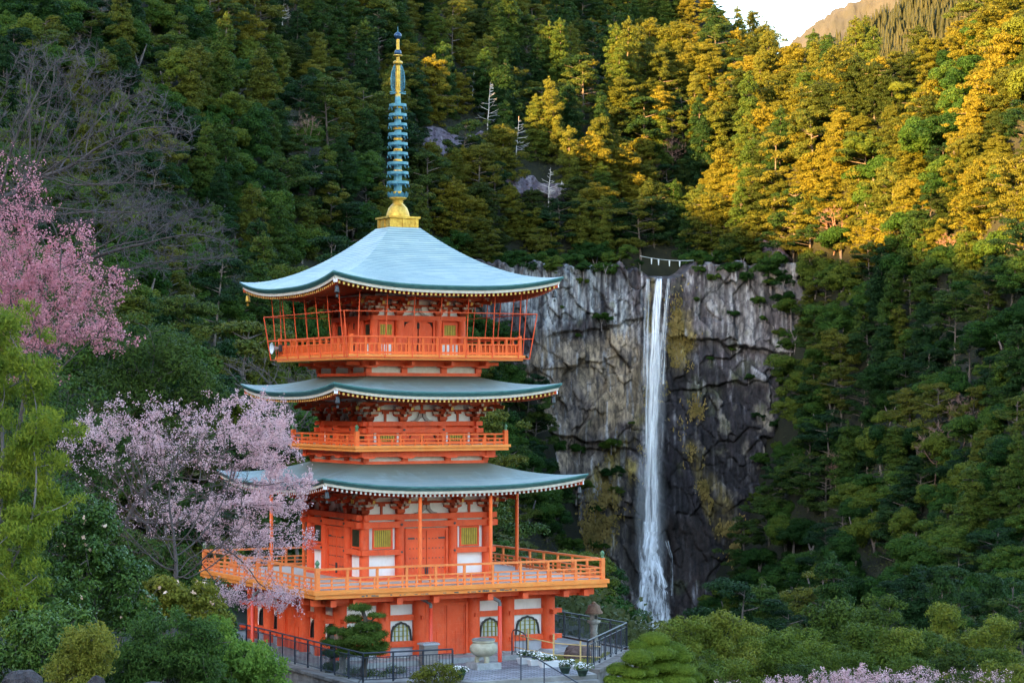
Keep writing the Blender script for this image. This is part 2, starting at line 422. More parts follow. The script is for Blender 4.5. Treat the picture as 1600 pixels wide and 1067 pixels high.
# ---- the mountain beyond the left of the frame: the evening shade over the valley is its shadow
SHV = np.array([sd.x, sd.y]) / math.hypot(sd.x, sd.y)
EV = np.array([-SHV[1] * -1, SHV[0] * -1]); EV = EV if EV[1] > 0 else -EV
RDIST, TE = 300.0, math.tan(SUN_EL)
BND = [(1600, 415, 470), (1500, 400, 520), (1400, 395, 560), (1270, 400, 612), (1180, 365, 655), (1080, 305, 690), (1000, 300, 692), (930, 275, 700), (860, 110, 700), (800, 62, 700), (700, 45, 700), (930, 62, 700), (1040, 25, 700), (960, 95, 700)]
prof = []
for b_ in BND:
    p_ = P(b_[0], b_[1], ray_d(b_[0], b_[1], 150))
    q_ = float(p_[:2] @ EV); prof.append((q_, float(p_[2] + TE * (RDIST - p_[:2] @ SHV)) + 34 * float(sstep(484, 508, q_))))
prof.sort()
if 0: print('shade ridge', [(round(a), round(b)) for a, b in prof])
_q = np.array([a for a, b in prof]); _hh = np.maximum.accumulate(np.array([b for a, b in prof])) if False else np.array([b for a, b in prof])
QQ = np.concatenate([[-500, -260, 0, 150], _q, [_q[-1] + 20, _q[-1] + 110, _q[-1] + 240]])
HH = np.concatenate([[60, 112, 118, 130], _hh, [_hh[-1] + 2, _hh[-1] - 110, -20]])
qs = np.arange(-500, _q[-1] + 240, 6.0)
hs = np.interp(qs, QQ, HH) + 2.5 * vnoise(qs / 9, qs * 0, 0, 4)
ws = np.array([-190, -120, -60, -20, 0, 20, 60, 140, 260.0])
wf = np.array([-0.2, 0.35, 0.68, 0.93, 1.0, 0.93, 0.70, 0.35, -0.2])
RV = []
for i, w_ in enumerate(ws):
    p2 = SHV[None, :] * (RDIST + w_) + EV[None, :] * qs[:, None]
    z = (hs + 60) * wf[i] - 60 + (0 if wf[i] == 1 else 1) * 5 * vnoise(p2[:, 0] / 25, p2[:, 1] / 25, 0, 9)
    RV.append(np.stack([p2[:, 0], p2[:, 1], z], -1))
RV = np.array(RV)
MOUNT = M('wooded_mountain', (0.025, 0.035, 0.014), (0.05, 0.06, 0.022), 0.05, rough=0.95, bump=0.8, bscale=0.2)
tag(link('mountain', np_mesh('mountain', RV.reshape(-1, 3), grid_faces(len(ws), len(qs)), smooth=True), MOUNT),
    'wooded mountain closing off the valley on the evening side', 'mountain', kind='structure')

# ------------------------------------------------------------------ pagoda
PX0, PD, TH = -4.807, 95.97, math.radians(27.573)
CT, ST = math.cos(TH), math.sin(TH)
def L2W(u, v, z=0.0): return (PX0 + u * CT - v * ST, PD + u * ST + v * CT, z)
def W2L(x, y): return ((x - PX0) * CT + (y - PD) * ST, -(x - PX0) * ST + (y - PD) * CT)
def GL(x, y, z=-0.2):
    """ground position (u, v) of a photo pixel on the level z, in the pagoda's own axes"""
    d = FPX * (EYE - z) / (y - HOR)
    return W2L((x - 800) / FPX * d, d)

pag = empty('pagoda', L2W(0, 0), TH, 'vermilion three-storey pagoda with pale blue-green copper roofs and a gilded spire', 'pagoda')

def roof(a_e, z_mid, lift, a_t, z_t, p, mat, a_b, z_w, capcol, nm, stain):
    """a_e eave half width, z_mid eave height mid-side, a_t/z_t top ring, a_b wall half width, z_w soffit height at the wall"""
    ns, nt_ = 48, 18
    def zz(t, w): return z_t - (z_t - z_mid) * (1 - (1 - t) ** p) + lift * t ** 2.2 * abs(w) ** 2.7
    def ze(x): return z_mid + lift * min(1, abs(x) / a_e) ** 2.7
    V, F, UV, MI = [], [], [], []
    for k in range(4):
        c, s = [(1, 0), (0, 1), (-1, 0), (0, -1)][k]
        base = len(V)
        for it in range(nt_ + 1):
            t = it / nt_; r = a_t + (a_e - a_t) * t
            for iw in range(ns + 1):
                w = -1 + 2 * iw / ns
                w = math.copysign(1 - (1 - abs(w)) ** 1.25, w)
                x, y, z = w * r, -r, zz(t, w)
                V.append((x * c - y * s, x * s + y * c, z)); UV.append((x + 40 * k + 20, (r - a_t) * 1.1))
        for it in range(nt_):
            for iw in range(ns):
                i = base + it * (ns + 1) + iw
                F.append((i, i + ns + 1, i + ns + 2, i + 1)); MI.append(0)
        # edge of the copper skin: two stepped strips, then inward
        rows = []
        for dr, dz in ((0.0, 0.0), (0.012, -0.09), (0.055, -0.092), (0.075, -0.19), (0.5, -0.185)):
            row = []
            for iw in range(ns + 1):
                w = -1 + 2 * iw / ns; w = math.copysign(1 - (1 - abs(w)) ** 1.25, w)
                r = a_e - dr; x, y, z = w * r, -r, zz(1, w) + dz
                V.append((x * c - y * s, x * s + y * c, z)); UV.append((x, dz)); row.append(len(V) - 1)
            rows.append(row)
        for a, b in zip(rows[:-1], rows[1:]):
            for iw in range(ns):
                F.append((a[iw], b[iw], b[iw + 1], a[iw + 1])); MI.append(1)
    ro = link('roof', np_mesh('roof', V, F, MI, smooth=False, uv=UV), [mat, ROOF_EDGE], pag)
    # pale eave board, soffit boards and rafters
    brd = MB(); raf = MB(); sof = MB()
    for k in range(4):
        for m_ in (brd, raf, sof): m_.c, m_.s = [(1, 0), (0, 1), (-1, 0), (0, -1)][k]
        n = 40; xs = [(-1 + 2 * i / n) * (a_e - 0.10) for i in range(n + 1)]
        Vb = []
        for x in xs:
            y = -(a_e - 0.10); z = ze(x / (a_e - .1) * a_e)
            Vb += [(x, y, z - 0.17), (x * .995, y + 0.02, z - 0.31), (x * .98, y + 0.12, z - 0.31)]
        brd.add(Vb, [(3 * i, 3 * i + 1, 3 * i + 4, 3 * i + 3) for i in range(n)] + [(3 * i + 1, 3 * i + 2, 3 * i + 5, 3 * i + 4) for i in range(n)])
        sp = 0.20; m = int((a_e - 0.28) / sp)
        for i in range(-m, m + 1):
            x = i * sp
            yo, zo = -(a_e - 0.19), ze(x) - 0.37
            yi = -max(a_b, abs(x) * 0.985); f = (a_e - .19 + yi) / (a_e - 0.19 - a_b)
            zi = zo + (z_w - (z_mid - .37)) * f
            raf.bar((x, yi, zi), (x, yo, zo), 0.085, 0.10, 0, 1)
        Vs = []
        for iw in range(25):
            w = -1 + 2 * iw / 24
            x = w * (a_e - 0.14)
            Vs += [(x, -(a_e - 0.14), ze(x) - 0.312), (w * a_b, -a_b, z_w + 0.055)]
        sof.add(Vs, [(2 * i, 2 * i + 1, 2 * i + 3, 2 * i + 2) for i in range(24)])
        # hip rafter with a pale end
        q = a_e - 0.16
        raf.bar((-a_b, -a_b, z_w - 0.04), (-q, -q, ze(a_e) - 0.36), 0.17, 0.2, 0, 2)
    brd.build('eave_board', CREAM, ro)
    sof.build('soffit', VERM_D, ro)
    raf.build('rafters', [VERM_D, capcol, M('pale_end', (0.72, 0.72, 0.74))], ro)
    return ro

CAP_W = M('rafter_cap_white', (0.62, 0.58, 0.52)); CAP_Y = M('rafter_cap_ochre', (0.72, 0.44, 0.10))
roof(5.89, 6.86, 0.42, 2.75, 7.70, 1.35, ROOF_LOW, 2.80, 6.72, CAP_W, 'lowest', 1)
roof(5.10, 10.61, 0.38, 2.35, 11.30, 1.35, ROOF_MID, 2.44, 10.42, CAP_Y, 'middle', 1)
roof(5.14, 14.88, 0.48, 0.70, 17.50, 1.62, ROOF_TOP, 2.02, 14.72, CAP_Y, 'top', 0)

def bracket(x, y, z0, H, k, corner=0):
    """a stepped bracket set standing on the head beam at (x, y) of side k"""
    mb = MB(k); h = H / 4.0
    def block(cx, cy, cz, s, hh, m=0):
        mb.box(cx - s, cx + s, cy - s, cy + s, cz + hh * .4, cz + hh, m)
        mb.add([(cx - s * .7, cy - s * .7, cz), (cx + s * .7, cy - s * .7, cz), (cx + s * .7, cy + s * .7, cz), (cx - s * .7, cy + s * .7, cz),
                (cx - s, cy - s, cz + hh * .4), (cx + s, cy - s, cz + hh * .4), (cx + s, cy + s, cz + hh * .4), (cx - s, cy + s, cz + hh * .4)],
               [(3, 2, 1, 0), (0, 1, 5, 4), (1, 2, 6, 5), (2, 3, 7, 6), (3, 0, 4, 7)], m)
    block(x, y, z0 + .003, 0.17, h * .9, 0)
    for i in range(3):
        z = z0 + h * (0.9 + i); yy = y - 0.24 * i
        hw = 0.40 if i < 2 else 0.46
        # lateral arm with rounded-up ends
        mb.prism([(x - hw, z + h * .5), (x - hw, z + h * .25), (x - hw * .65, z), (x + hw * .65, z), (x + hw, z + h * .25), (x + hw, z + h * .5)], yy - .06, yy + .06, 0)
        for dx in (-hw + .07, 0, hw - .07): block(x + dx, yy - 0.001 * (dx != 0), z + h * .5 + .002, 0.095, h * .42, 1 if dx else 0)
        # outward arm
        mb.bar((x, y + .05, z + h * .26), (x, yy - 0.30, z + h * .26), 0.115, h * .46, 0, 1)
        if corner:
            o = 0.24 * i + 0.34
            mb.bar((x, y, z + h * .27), (x + corner * o, y - o, z + h * .27), 0.13, h * .48, 0, 1)
            block(x + corner * (o - .06), y - o + .06, z + h * .52, 0.10, h * .4, 1)
    # the slanting tail rafter
    mb.bar((x, y + .1, z0 + H * .88), (x, y - 0.98, z0 + H * .60), 0.11, 0.13, 0, 2)
    if corner:
        mb.bar((x, y, z0 + H * .9), (x + corner * 0.92, y - 0.92, z0 + H * .66), 0.13, 0.15, 0, 2)
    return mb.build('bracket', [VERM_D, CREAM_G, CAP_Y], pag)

def bracket_zone(a, cols, z0, z1):
    H = z1 - z0
    for k in range(4):
        for i, x in enumerate(cols):
            bracket(x, -a, z0, H, k, -1 if i == 0 else (1 if i == len(cols) - 1 else 0))
        w = MB(k); w.box(-a + .06, a - .06, -a + .08, -a + .14, z0 + .002, z1 + .1)
        w.build('wall_panel', PLASTER, pag)
        b = MB(k)
        b.box(-a - .2, a + .2, -a + .02, -a + .09, z0 + H * .46, z0 + H * .56)
        for x0, x1 in zip(cols[:-1], cols[1:]):
            xm = (x0 + x1) / 2
            if abs(xm) > .3:
                b.box(xm - .05, xm + .05, -a + .03, -a + .081, z0 + .001, z0 + H * .46)
                b.box(xm - .13, xm + .13, -a - .05, -a + .079, z0 + H * .36, z0 + H * .459)
            else:   # frog-leg strut in the middle bay
                for s in (-1, 1):
                    pts = [(0.02, .40), (0.16, .38), (0.20, .20), (0.34, .07), (0.52, .03), (0.52, 0.0), (0.24, 0.0), (0.10, .12), (0.02, .2)]
                    poly = [(s * px * .95, z0 + .001 + H * pz) for px, pz in pts]
                    b.prism(poly if s > 0 else poly[::-1], -a - .02, -a + .05, 1)
                b.box(-.14, .14, -a - .06, -a + .06, z0 + H * .385, z0 + H * .47)
                b.box(-.05, .05, -a + .03, -a + .081, z0 + H * .56, z1)
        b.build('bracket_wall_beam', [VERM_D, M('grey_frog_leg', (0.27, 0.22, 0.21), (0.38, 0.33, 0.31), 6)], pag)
        g = MB(k)
        g.box(-a - .85, a + .85, -a - .74, -a - .60, z0 + H * .80, z0 + H * .93)
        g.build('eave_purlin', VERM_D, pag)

def column(u, v, r, z0, z1, base=None):
    m = MB()
    m.lathe([(r, z0), (r, z1)], (u, v, 0), 18, 0)
    o = m.build('column', VERM, pag)
    if base:
        b = MB(); b.lathe([(r * 1.45, 0), (r * 1.45, base * .6), (r * 1.2, base), (0.01, base)], (u, v, z0 - base), 18)
        b.build('plinth', STONE, o)
    return o

LATTICE_SHADED = M('shaded_face_lattice', (0.02, 0.03, 0.015), (0.05, 0.06, 0.03), 6)  # left-face copy of the lattice, that side's shade put into its colour
def lattice_window(k, x0, x1, a, z0, z1, mat, nb=7):
    f = MB(k); t = 0.075; y0, y1 = -a - .03, -a + .06
    f.box(x0, x1, y0, y1, z0, z0 + t); f.box(x0, x1, y0, y1, z1 - t, z1)
    f.box(x0, x0 + t, y0 + .003, y1, z0 + t, z1 - t); f.box(x1 - t, x1, y0 + .003, y1, z0 + t, z1 - t)
    w = f.build('window', VERM, pag)
    b = MB(k); n = nb; sx = (x1 - x0 - 2 * t) / n
    for i in range(n):
        xc = x0 + t + sx * (i + .5)
        b.box(xc - sx * .31, xc + sx * .31, y0 + .02, y0 + .05, z0 + t, z1 - t)
    b.build('lattice', mat, w)
    g = MB(k); g.box(x0 + t, x1 - t, y0 + .075, y1 - .002, z0 + t, z1 - t)
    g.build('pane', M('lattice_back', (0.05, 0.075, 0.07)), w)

# ---- ground floor (z 0 .. 2.65): broad vermilion base below the deck
A0 = 4.66; C0 = [-4.66, -2.78, -1.2, 1.2, 2.78, 4.66]
def cusped(xc, z0, w, h, n=10):
    """bell-shaped temple window outline"""
    pts = [(-.5, 0), (-.47, .35), (-.44, .58), (-.40, .66), (-.40, .72), (-.34, .80), (-.27, .82), (-.25, .88), (-.17, .93), (-.08, .95), (0, 1.0)]
    pts = pts + [(-x, y) for x, y in pts[-2::-1]]
    return [(xc + x * w, z0 + y * h) for x, y in pts]
for k in range(4):
    core = MB(k); core.box(-A0 + .10, A0 - .10, -A0 + .08, -A0 + .20, 0.0, 2.64)
    core.build('wall_panel', PLASTER, pag)
    for x0, x1 in ((C0[0], C0[2]), (C0[3], C0[5])):
        gp = MB(k); gp.box(x0, x1, -A0 + .05, -A0 + .079, 0.02, 0.44); gp.build('plinth_wall', GREYPL, pag)
    bm = MB(k)
    for z0, z1 in ((0.44, 0.67), (1.50, 1.72), (2.14, 2.60)):
        for x0, x1 in zip(C0[:-1], C0[1:]):
            if abs(x0 + x1) > .1 or z0 > 2: bm.box(x0, x1, -A0 - .06 + (.02 if z0 > 2 else 0), -A0 + .078, z0, z1)
    for z0, z1 in ((0.46, 0.65), (1.52, 1.70)):   # beam ends poking past the corners and out through the columns
        for s in (-1, 1): bm.box(s * (A0 + .2), s * (A0 + .62), -A0 - .075, -A0 + .075, z0, z1)
        for x in C0[1:-1]: bm.box(x - .07, x + .07, -A0 - .38, -A0 - .2, z0 + .02, z1 - .01)
    bm.build('beam', VERM, pag)
    for i, x in enumerate(C0[:-1]):
        u, v = [(x, -A0), (A0, x), (-x, A0), (-A0, -x)][k]
        column(u, v, 0.285, 0.07, 2.64, 0.09)
    # double door in the middle bay
    fr = MB(k)
    for x in (-.92, .92): fr.box(x - .09, x + .09, -A0 - .10, -A0 + .05, 0.02, 2.14)
    fr.box(-1.01, 1.01, -A0 - .08, -A0 + .05, 2.02, 2.138)
    dr = fr.build('door', VERM, pag)
    for s in (-1, 1):
        lf = MB(k); x0, x1 = sorted((s * .012, s * .82))
        lf.box(x0, x1, -A0 - .02, -A0 + .04, 0.04, 2.01)
        for zb in (0.42, 0.82, 1.22, 1.62): lf.box(x0, x1, -A0 - .035, -A0 - .02, zb, zb + .045)
        for xb in (x0, (x0 + x1) / 2 - .03, x1 - .06): lf.box(xb, xb + .06, -A0 - .045, -A0 - .0201, 0.04, 1.0 if xb not in (x0, x1 - .06) else 2.01)
        lf.build('door_leaf', VERM, dr)
    # cusped windows
    for (x0, x1) in ((C0[0], C0[1]), (C0[1], C0[2]), (C0[3], C0[4]), (C0[4], C0[5])):
        if k == 2: continue
        xc = (x0 + x1) / 2; wd = min(1.02, x1 - x0 - .74) if k != 3 else 0.62
        o = cusped(xc, 0.675, wd + .12, 0.78); i_ = cusped(xc, 0.68, wd - .02, 0.69)
        f = MB(k); n = len(o); y0, y1 = -A0 + .0, -A0 + .06
        Vf = [(x, y0, z) for x, z in o] + [(x, y0, z) for x, z in i_] + [(x, y1, z) for x, z in o] + [(x, y1, z) for x, z in i_]
        Ff = []
        for j in range(n - 1):
            Ff += [(j, j + 1, n + j + 1, n + j), (j, 2 * n + j, 2 * n + j + 1, j + 1), (n + j, n + j + 1, 3 * n + j + 1, 3 * n + j)]
        f.add(Vf, Ff)
        w = f.build('window', BLACKW, pag)
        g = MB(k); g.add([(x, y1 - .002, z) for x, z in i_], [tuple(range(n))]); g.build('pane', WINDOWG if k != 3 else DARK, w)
        if k != 3:
            b = MB(k)
            for q in (-.32, -.11, .11, .32):
                x = xc + q * wd; b.box(x - .022, x + .022, y1 - .05, y1 - .015, 0.68, 0.68 + .69 * (1 - .55 * abs(q) ** 1.3))
            for zq in (0.86, 1.06, 1.22): b.box(xc - wd * .43, xc + wd * .43, y1 - .035, y1 - .012, zq, zq + .025)
            b.build('lattice', LATTICE_G, w)
sb = MB(); sb.box(-5.75, 5.75, -5.75, 5.75, -0.5, 0.0)
sb.build('stone_base', STONE, pag)
st = MB()          # dark joists between the wall head and the deck
for k in range(4):
    st.c, st.s = [(1, 0), (0, 1), (-1, 0), (0, -1)][k]
    st.box(-5.9, 5.9, -5.9, -5.62, 2.40, 2.62)
    for x in (-5.6, -4.66, -2.78, -1.2, 1.2, 2.78, 4.66, 5.6): st.box(x - .12, x + .12, -6.25, -4.5, 2.30, 2.55)
st.build('deck_joists', VERM, pag)

# ---- decks
DRIP = M('rotted_edge_wood', (0.06, 0.045, 0.035), (0.25, 0.20, 0.15), 9, rough=0.9)
def deck(a, z0, z1, z2, mat_edge, mat_top, lip=0.07, rot=0):
    d = MB(); d.box(-a, a, -a, a, z0, z1, 0); d.box(-a - lip, a + lip, -a - lip, a + lip, z1 + .002, z2, 0)
    for i in range(rot):            # weathered black rot along the front lip
        x = -5.6 + i * 0.21 + random.uniform(-.06, .06)
        if random.random() < .75 and -4.6 < x < 2.6: d.box(x, x + random.uniform(.04, .2), -a - .006, -a + .01, z0 + .02 + random.uniform(0, .02), z0 + .06 + random.uniform(0, .05), 1)
    o = d.build('deck', [mat_edge, DRIP], pag)
    t = MB(); t.box(-a + .12, a - .12, -a + .12, a - .12, z2 - .02, z2 + .004); t.build('deck_boards', mat_top, o)
    return o
deck(6.45, 2.64, 2.80, 2.97, YELLOWO, DECKG, rot=46)
deck(3.46, 8.21, 8.34, 8.45, YELLOWO, DECKG)
deck(3.90, 11.90, 12.02, 12.12, YELLOWO, DECKG)
def finial(u, v, z, s, parent):
    m = MB(); m.lathe([(.085 * s, 0), (.09 * s, .05 * s), (.06 * s, .07 * s), (.06 * s, .11 * s), (.105 * s, .17 * s), (.11 * s, .23 * s), (.07 * s, .30 * s), (.015 * s, .36 * s)], (u, v, z), 12)
    m.build('finial', GREENB, parent)
def railing(a, z, H, mat, rails, lower_sp, upper_sp, post, fin, over=0.0, th=.06):
    for k in range(4):
        m = MB(k)
        for zr, t in rails: m.box(-a - over, a + over, -a - t / 2, -a + t / 2, z + zr - t / 2, z + zr + t / 2)
        zs = [r[0] for r in rails]
        n = max(1, round(2 * a / lower_sp))
        for i in range(1, n):
            x = -a + 2 * a * i / n
            m.box(x - .032, x + .032, -a - .028, -a + .028, z, z + zs[-2] - .001)
        n = max(1, round(2 * a / upper_sp))
        for i in range(1, n):
            x = -a + 2 * a * i / n
            m.box(x - .05, x + .05, -a - .037, -a + .037, z, z + zs[-1] - .001)
        m.build('railing', mat, pag)
    if post:
        for u, v in ((-a, -a), (a, -a), (a, a), (-a, a)):
            m = MB(); m.box(u - post, u + post, v - post, v + post, z, z + H)
            o = m.build('railing_post', mat, pag)
            if fin: finial(u, v, z + H, fin, o)
railing(6.30, 2.972, 0.86, ORANGE, [(.10, .08), (.27, .055), (.44, .06), (.80, .085)], 0.60, 1.2, .085, .85)
railing(3.36, 8.452, 0.58, ORANGE_R, [(.08, .08), (.24, .05), (.42, .06)], 0.50, 1.0, .085, .75)
railing(3.80, 12.122, 0.8, ORANGE_R, [(.07, .09), (.43, .06), (.70, .075)], 0.20, 0.62, .065, 0, over=.08)

# ---- storeys
def storey(a, cols, z0, zt, bms, r, low_panel, win, doorw, doorz, style):
    z_head = bms[-1][1]
    for k in range(4):
        w = MB(k); w.box(-a + .05, a - .05, -a + .07, -a + .16, z0, zt); w.build('wall_panel', PLASTER if low_panel else VERM, pag)
        b = MB(k)
        for (q0, q1, pr, ov) in bms:
            b.box(-a - ov, a + ov, -a - pr, -a + .068, q0, q1)
        if low_panel:
            zl = low_panel
            for s in (-1, 1): x0, x1 = sorted((s * cols[2], s * (a + .32))); b.box(x0, x1, -a - r - .02, -a + .066, zl, zl + .21)
            b.box(-a, a, -a - r - .05, -a + .064, z0, z0 + .10)
        b.build('beam', VERM, pag)
        nb = MB(k)
        if style != 3:
            for x in cols:
                for zq in ([bms[0][0] + .12] + ([low_panel + .105] if low_panel else [])):
                    V = [(x + .05 * math.cos(t * math.pi / 4), -a - r - .035, zq + .05 * math.sin(t * math.pi / 4)) for t in range(8)]
                    nb.add(V + [(v[0], -a - r + .01, v[2]) for v in V], [tuple(range(8))[::-1]] + [(t, (t + 1) % 8, 8 + (t + 1) % 8, 8 + t) for t in range(8)])
            nb.build('beam_studs', IRON, pag)
        for x in cols[:-1]:
            u, v = [(x, -a), (a, x), (-x, a), (-a, -x)][k]
            column(u, v, r, z0, bms[-1][0])
        if k == 2: continue
        wx0, wx1, wz0, wz1 = win
        for s in (-1, 1):
            x0, x1 = sorted((s * wx0, s * wx1))
            lattice_window(k, x0, x1, a, wz0, wz1, LATTICE if k != 3 else LATTICE_SHADED, 9 if style == 1 else 7)
        # door: frame, two leaves
        f = MB(k); dw = doorw; t = .11
        zb, ztp = z0 + .02, doorz
        for s in (-1, 1):
            x0, x1 = sorted((s * dw, s * (dw + t))); f.box(x0, x1, -a - .07, -a + .06, zb, ztp + t)
        f.box(-dw, dw, -a - .068, -a + .06, ztp, ztp + t)
        d = f.build('door', VERM, pag)
        for s in (-1, 1):
            lf = MB(k); x0, x1 = sorted((s * .015, s * dw * .995))
            if style == 1:
                lf.box(x0, x1, -a - .01, -a + .04, zb, ztp)
                st_ = lf
                for zq in (zb + .42, zb + .82, zb + 1.22, zb + 1.62):
                    for j in range(5):
                        xs_ = x0 + (x1 - x0) * (j + .7) / 5.4
                        V = [(xs_ + .026 * math.cos(q * math.pi / 3), -a - .025, zq + .026 * math.sin(q * math.pi / 3)) for q in range(6)]
                        if zq < zb + 1.5 or 1 < j < 4 or True:
                            st_.add(V + [(v[0], -a - .008, v[2]) for v in V], [tuple(range(6))[::-1]] + [(q, (q + 1) % 6, 6 + (q + 1) % 6, 6 + q) for q in range(6)], 1)
                lo = lf.build('door_leaf', [VERM, IRON], d)
                h = MB(k); xe = s * dw * .98; hx0, hx1 = sorted((xe, xe - s * .30)); h.box(hx0, hx1, -a - .03, -a - .011, zb + 1.60, zb + 1.67); h.build('hinge', IRON, lo)
                hd = MB(k); hd.box(s * .05 - .018 + .0, s * .05 + .018, -a - .05, -a - .011, zb + .12, zb + .55); hd.build('handle', IRON, lo)
            else:   # leaf with a cut outer top corner, dark void behind
                cxx = .26
                poly = [(s * .03, zb), (s * dw * .96, zb), (s * dw * .96, ztp - cxx), (s * (dw * .96 - cxx * .35), ztp - cxx * .3), (s * (dw * .96 - cxx), ztp), (s * .03, ztp)]
                lf.prism(poly if s > 0 else poly[::-1], -a - .01, -a + .03, 0)
                lf.build('door_leaf', VERM, d)
        vd = MB(k); vd.box(-dw, dw, -a + .04, -a + .058, zb, ztp)
        if style != 1:
            for zq in (ztp - .28, zb + .18): vd.box(-.055, .055, -a - .02, -a - .0101, zq, zq + .24)
        vd.build('door_gap', DARK, d)
        if style == 1:   # vertical trim at the windows
            for s in (-1, 1):
                for xx in (wx0, wx1): tr = MB(k); tr.box(s * xx - .001 - (.075 if (xx == wx0) == (s > 0) else 0), s * xx + .001 + (0 if (xx == wx0) == (s > 0) else .075), -a + .02, -a + .0695, low_panel + .21, bms[0][0]); tr.build('window_trim', PLASTER, pag)
C1 = [-2.78, -1.2, 1.2, 2.78]
storey(2.78, C1, 2.97, 5.63, [(5.10, 5.34, .20, .42), (5.42, 5.64, .16, .40)], 0.20, 4.0, (1.52, 2.42, 4.24, 5.08), 0.86, 4.93, 1)
bracket_zone(2.78, C1, 5.642, 6.55)
C2 = [-2.4, -0.9, 0.9, 2.4]
storey(2.4, C2, 8.45, 9.38, [(8.94, 9.12, .17, .34), (9.22, 9.40, .14, .32)], 0.17, None, (1.17, 2.08, 8.52, 8.935), 0.62, 8.88, 2)
bracket_zone(2.4, C2, 9.402, 10.26)
C3 = [-2.0, -0.89, 0.89, 2.0]
storey(2.0, C3, 12.12, 13.73, [(13.56, 13.75, .15, .12)], 0.17, None, (1.12, 1.80, 12.88, 13.46), 0.66, 13.50, 3)
bracket_zone(2.0, C3, 13.752, 14.56)
# white trims of storey 2 windows, white foot panels of storey 3
for k in (0, 1, 3):
    for s in (-1, 1):
        for xx in (1.11, 2.13):
            wt = MB(k); wt.box(s * xx - .05, s * xx + .05, -2.4 - .02, -2.4 + .069, 8.46, 8.938); wt.build('plaster_trim', PLASTER, pag)
        wt = MB(k); wt.box(s * 1.45 - .36, s * 1.45 + .36, -2.0 - .02, -2.0 + .068, 12.125, 12.62); wt.build('plaster_trim', PLASTER, pag)
# skirts under the two upper decks
def skirt(a, z0, z1, deck_a):
    for k in range(4):
        m = MB(k)
        m.box(-a, a, -a, -a + .1, z0 - .1, z1 - .14, 1)
        m.box(-a - .10, a + .10, -a - .10, -a + .09, z0, z0 + .13, 0)
        m.box(-a - .35, a + .35, -a - .30, -a + .09, z1 - .24, z1 - .003, 0)
        for x in (-a, -a * .36, a * .36, a):
            m.box(x - .13, x + .13, -a - .12, -a + .09, z0 + .131, z1 - .241, 0)
            m.prism([(x - .2, z1 - .30), (x + .2, z1 - .30), (x + .32, z1 - .235), (x - .32, z1 - .235)], -a - .45, -a + .085, 0)
            m.bar((x, -a, z1 - .15), (x, -deck_a + .45, z1 - .12), .14, .14, 0)
        m.build('deck_skirt', [VERM, CREAM], pag)
skirt(2.72, 7.66, 8.21, 3.46)
skirt(2.50, 11.26, 11.90, 3.90)

# ---- netting frame round the top balcony
def rod(m, p, q, r=.020): m.tube([p, q], r, 6)
for k in range(4):
    m = MB(k); ab, at = 4.10, 4.33; zb, zt_ = 11.98, 13.82
    rod(m, (-ab, -ab, zb), (-at, -at, zt_), .026)
    rod(m, (-at, -at, zt_), (at, -at, zt_)); rod(m, (-ab, -ab, zb), (ab, -ab, zb)); am = 4.2; rod(m, (-am, -am, 12.80), (am, -am, 12.80))
    for i in range(7):
        x = -3.62 + i * 1.207
        zz_ = 14.88 + .48 * (abs(x) / 5.14) ** 2.7 - .40
        rod(m, (x * 1.0, -4.02, 12.0), (x, -4.26, zz_ - .02), .022)
        rod(m, (x, -ab, zb), (x, -4.02, zb), .02)
    m.build('netting_frame', VERM, pag)

# ---- tall props between first deck and eaves
for u, v in ((-1.57, -5.52), (1.57, -5.52), (5.52, -.27), (-5.52, .44), (-2.0, 5.5), (2.0, 5.5)):
    m = MB(); m.lathe([(.075, 2.97), (.075, 6.44), (.001, 6.44)], (u, v, 0), 10); m.build('eave_prop', ORANGE_R, pag)
# ---- red rain pipes below the first deck
for (x, y) in ((673, 1038), (781, 1034), (394.7, 1023)):
    u, v = GL(x, y, -0.2)
    m = MB(); m.lathe([(.085, -.2), (.085, 2.05), (.001, 2.05)], (u, v, 0), 10)
    o = m.build('downpipe', PIPE_RED, pag)
    t = MB(); dx, dy = (0, 1) if v < -5.6 else (1, 0)
    t.tube([(u, v, 2.0), (u, v, 2.17), (u + .02 * dx - .05 * dy, v + .02 * dy - .05 * 0, 2.26), (u + .35 * dx - .4 * dy, v + .3 * dy, 2.46)], .07, 8)
    t.build('elbow', STONE_D, o)

# ---- spire
sp = MB(); sp.box(-.62, .62, -.62, .62, 17.44, 17.88); sp.box(-.72, .72, -.72, .72, 17.882, 17.96); sp.box(-.72, .72, -.72, .72, 17.38, 17.47)
for k in range(4):
    sp.c, sp.s = [(1, 0), (0, 1), (-1, 0), (0, -1)][k]
    for x in (-.58, 0, .58): sp.box(x - .07, x + .07, -.655, -.60, 17.471, 17.881)
spire = sp.build('spire', GOLD, pag)
m = MB(); m.lathe([(.50, 17.962), (.50, 18.02), (.47, 18.14), (.40, 18.34), (.26, 18.50), (.20, 18.56), (.24, 18.60), (.20, 18.66), (.36, 18.74), (.37, 18.80), (.18, 18.82)], n=28); m.build('spire_bowl', GOLD, spire)
m = MB()
for j in range(12):
    t = 2 * math.pi * j / 12; c, s = math.cos(t), math.sin(t)
    V = []
    for q, (r, z, wd) in enumerate(((.26, 18.74, .07), (.38, 18.80, .11), (.43, 18.90, .09), (.46, 19.02, .012))):
        V += [(r * c - wd * s, r * s + wd * c, z), (r * c + wd * s, r * s - wd * c, z)]
    V2 = [(x * .93, y * .93, z + .01) for x, y, z in V]
    m.add(V + V2, [(2 * q, 2 * q + 1, 2 * q + 3, 2 * q + 2) for q in range(3)] + [(8 + 2 * q + 1, 8 + 2 * q, 8 + 2 * q + 2, 8 + 2 * q + 3) for q in range(3)])
m.build('lotus_petals', TEAL, spire)
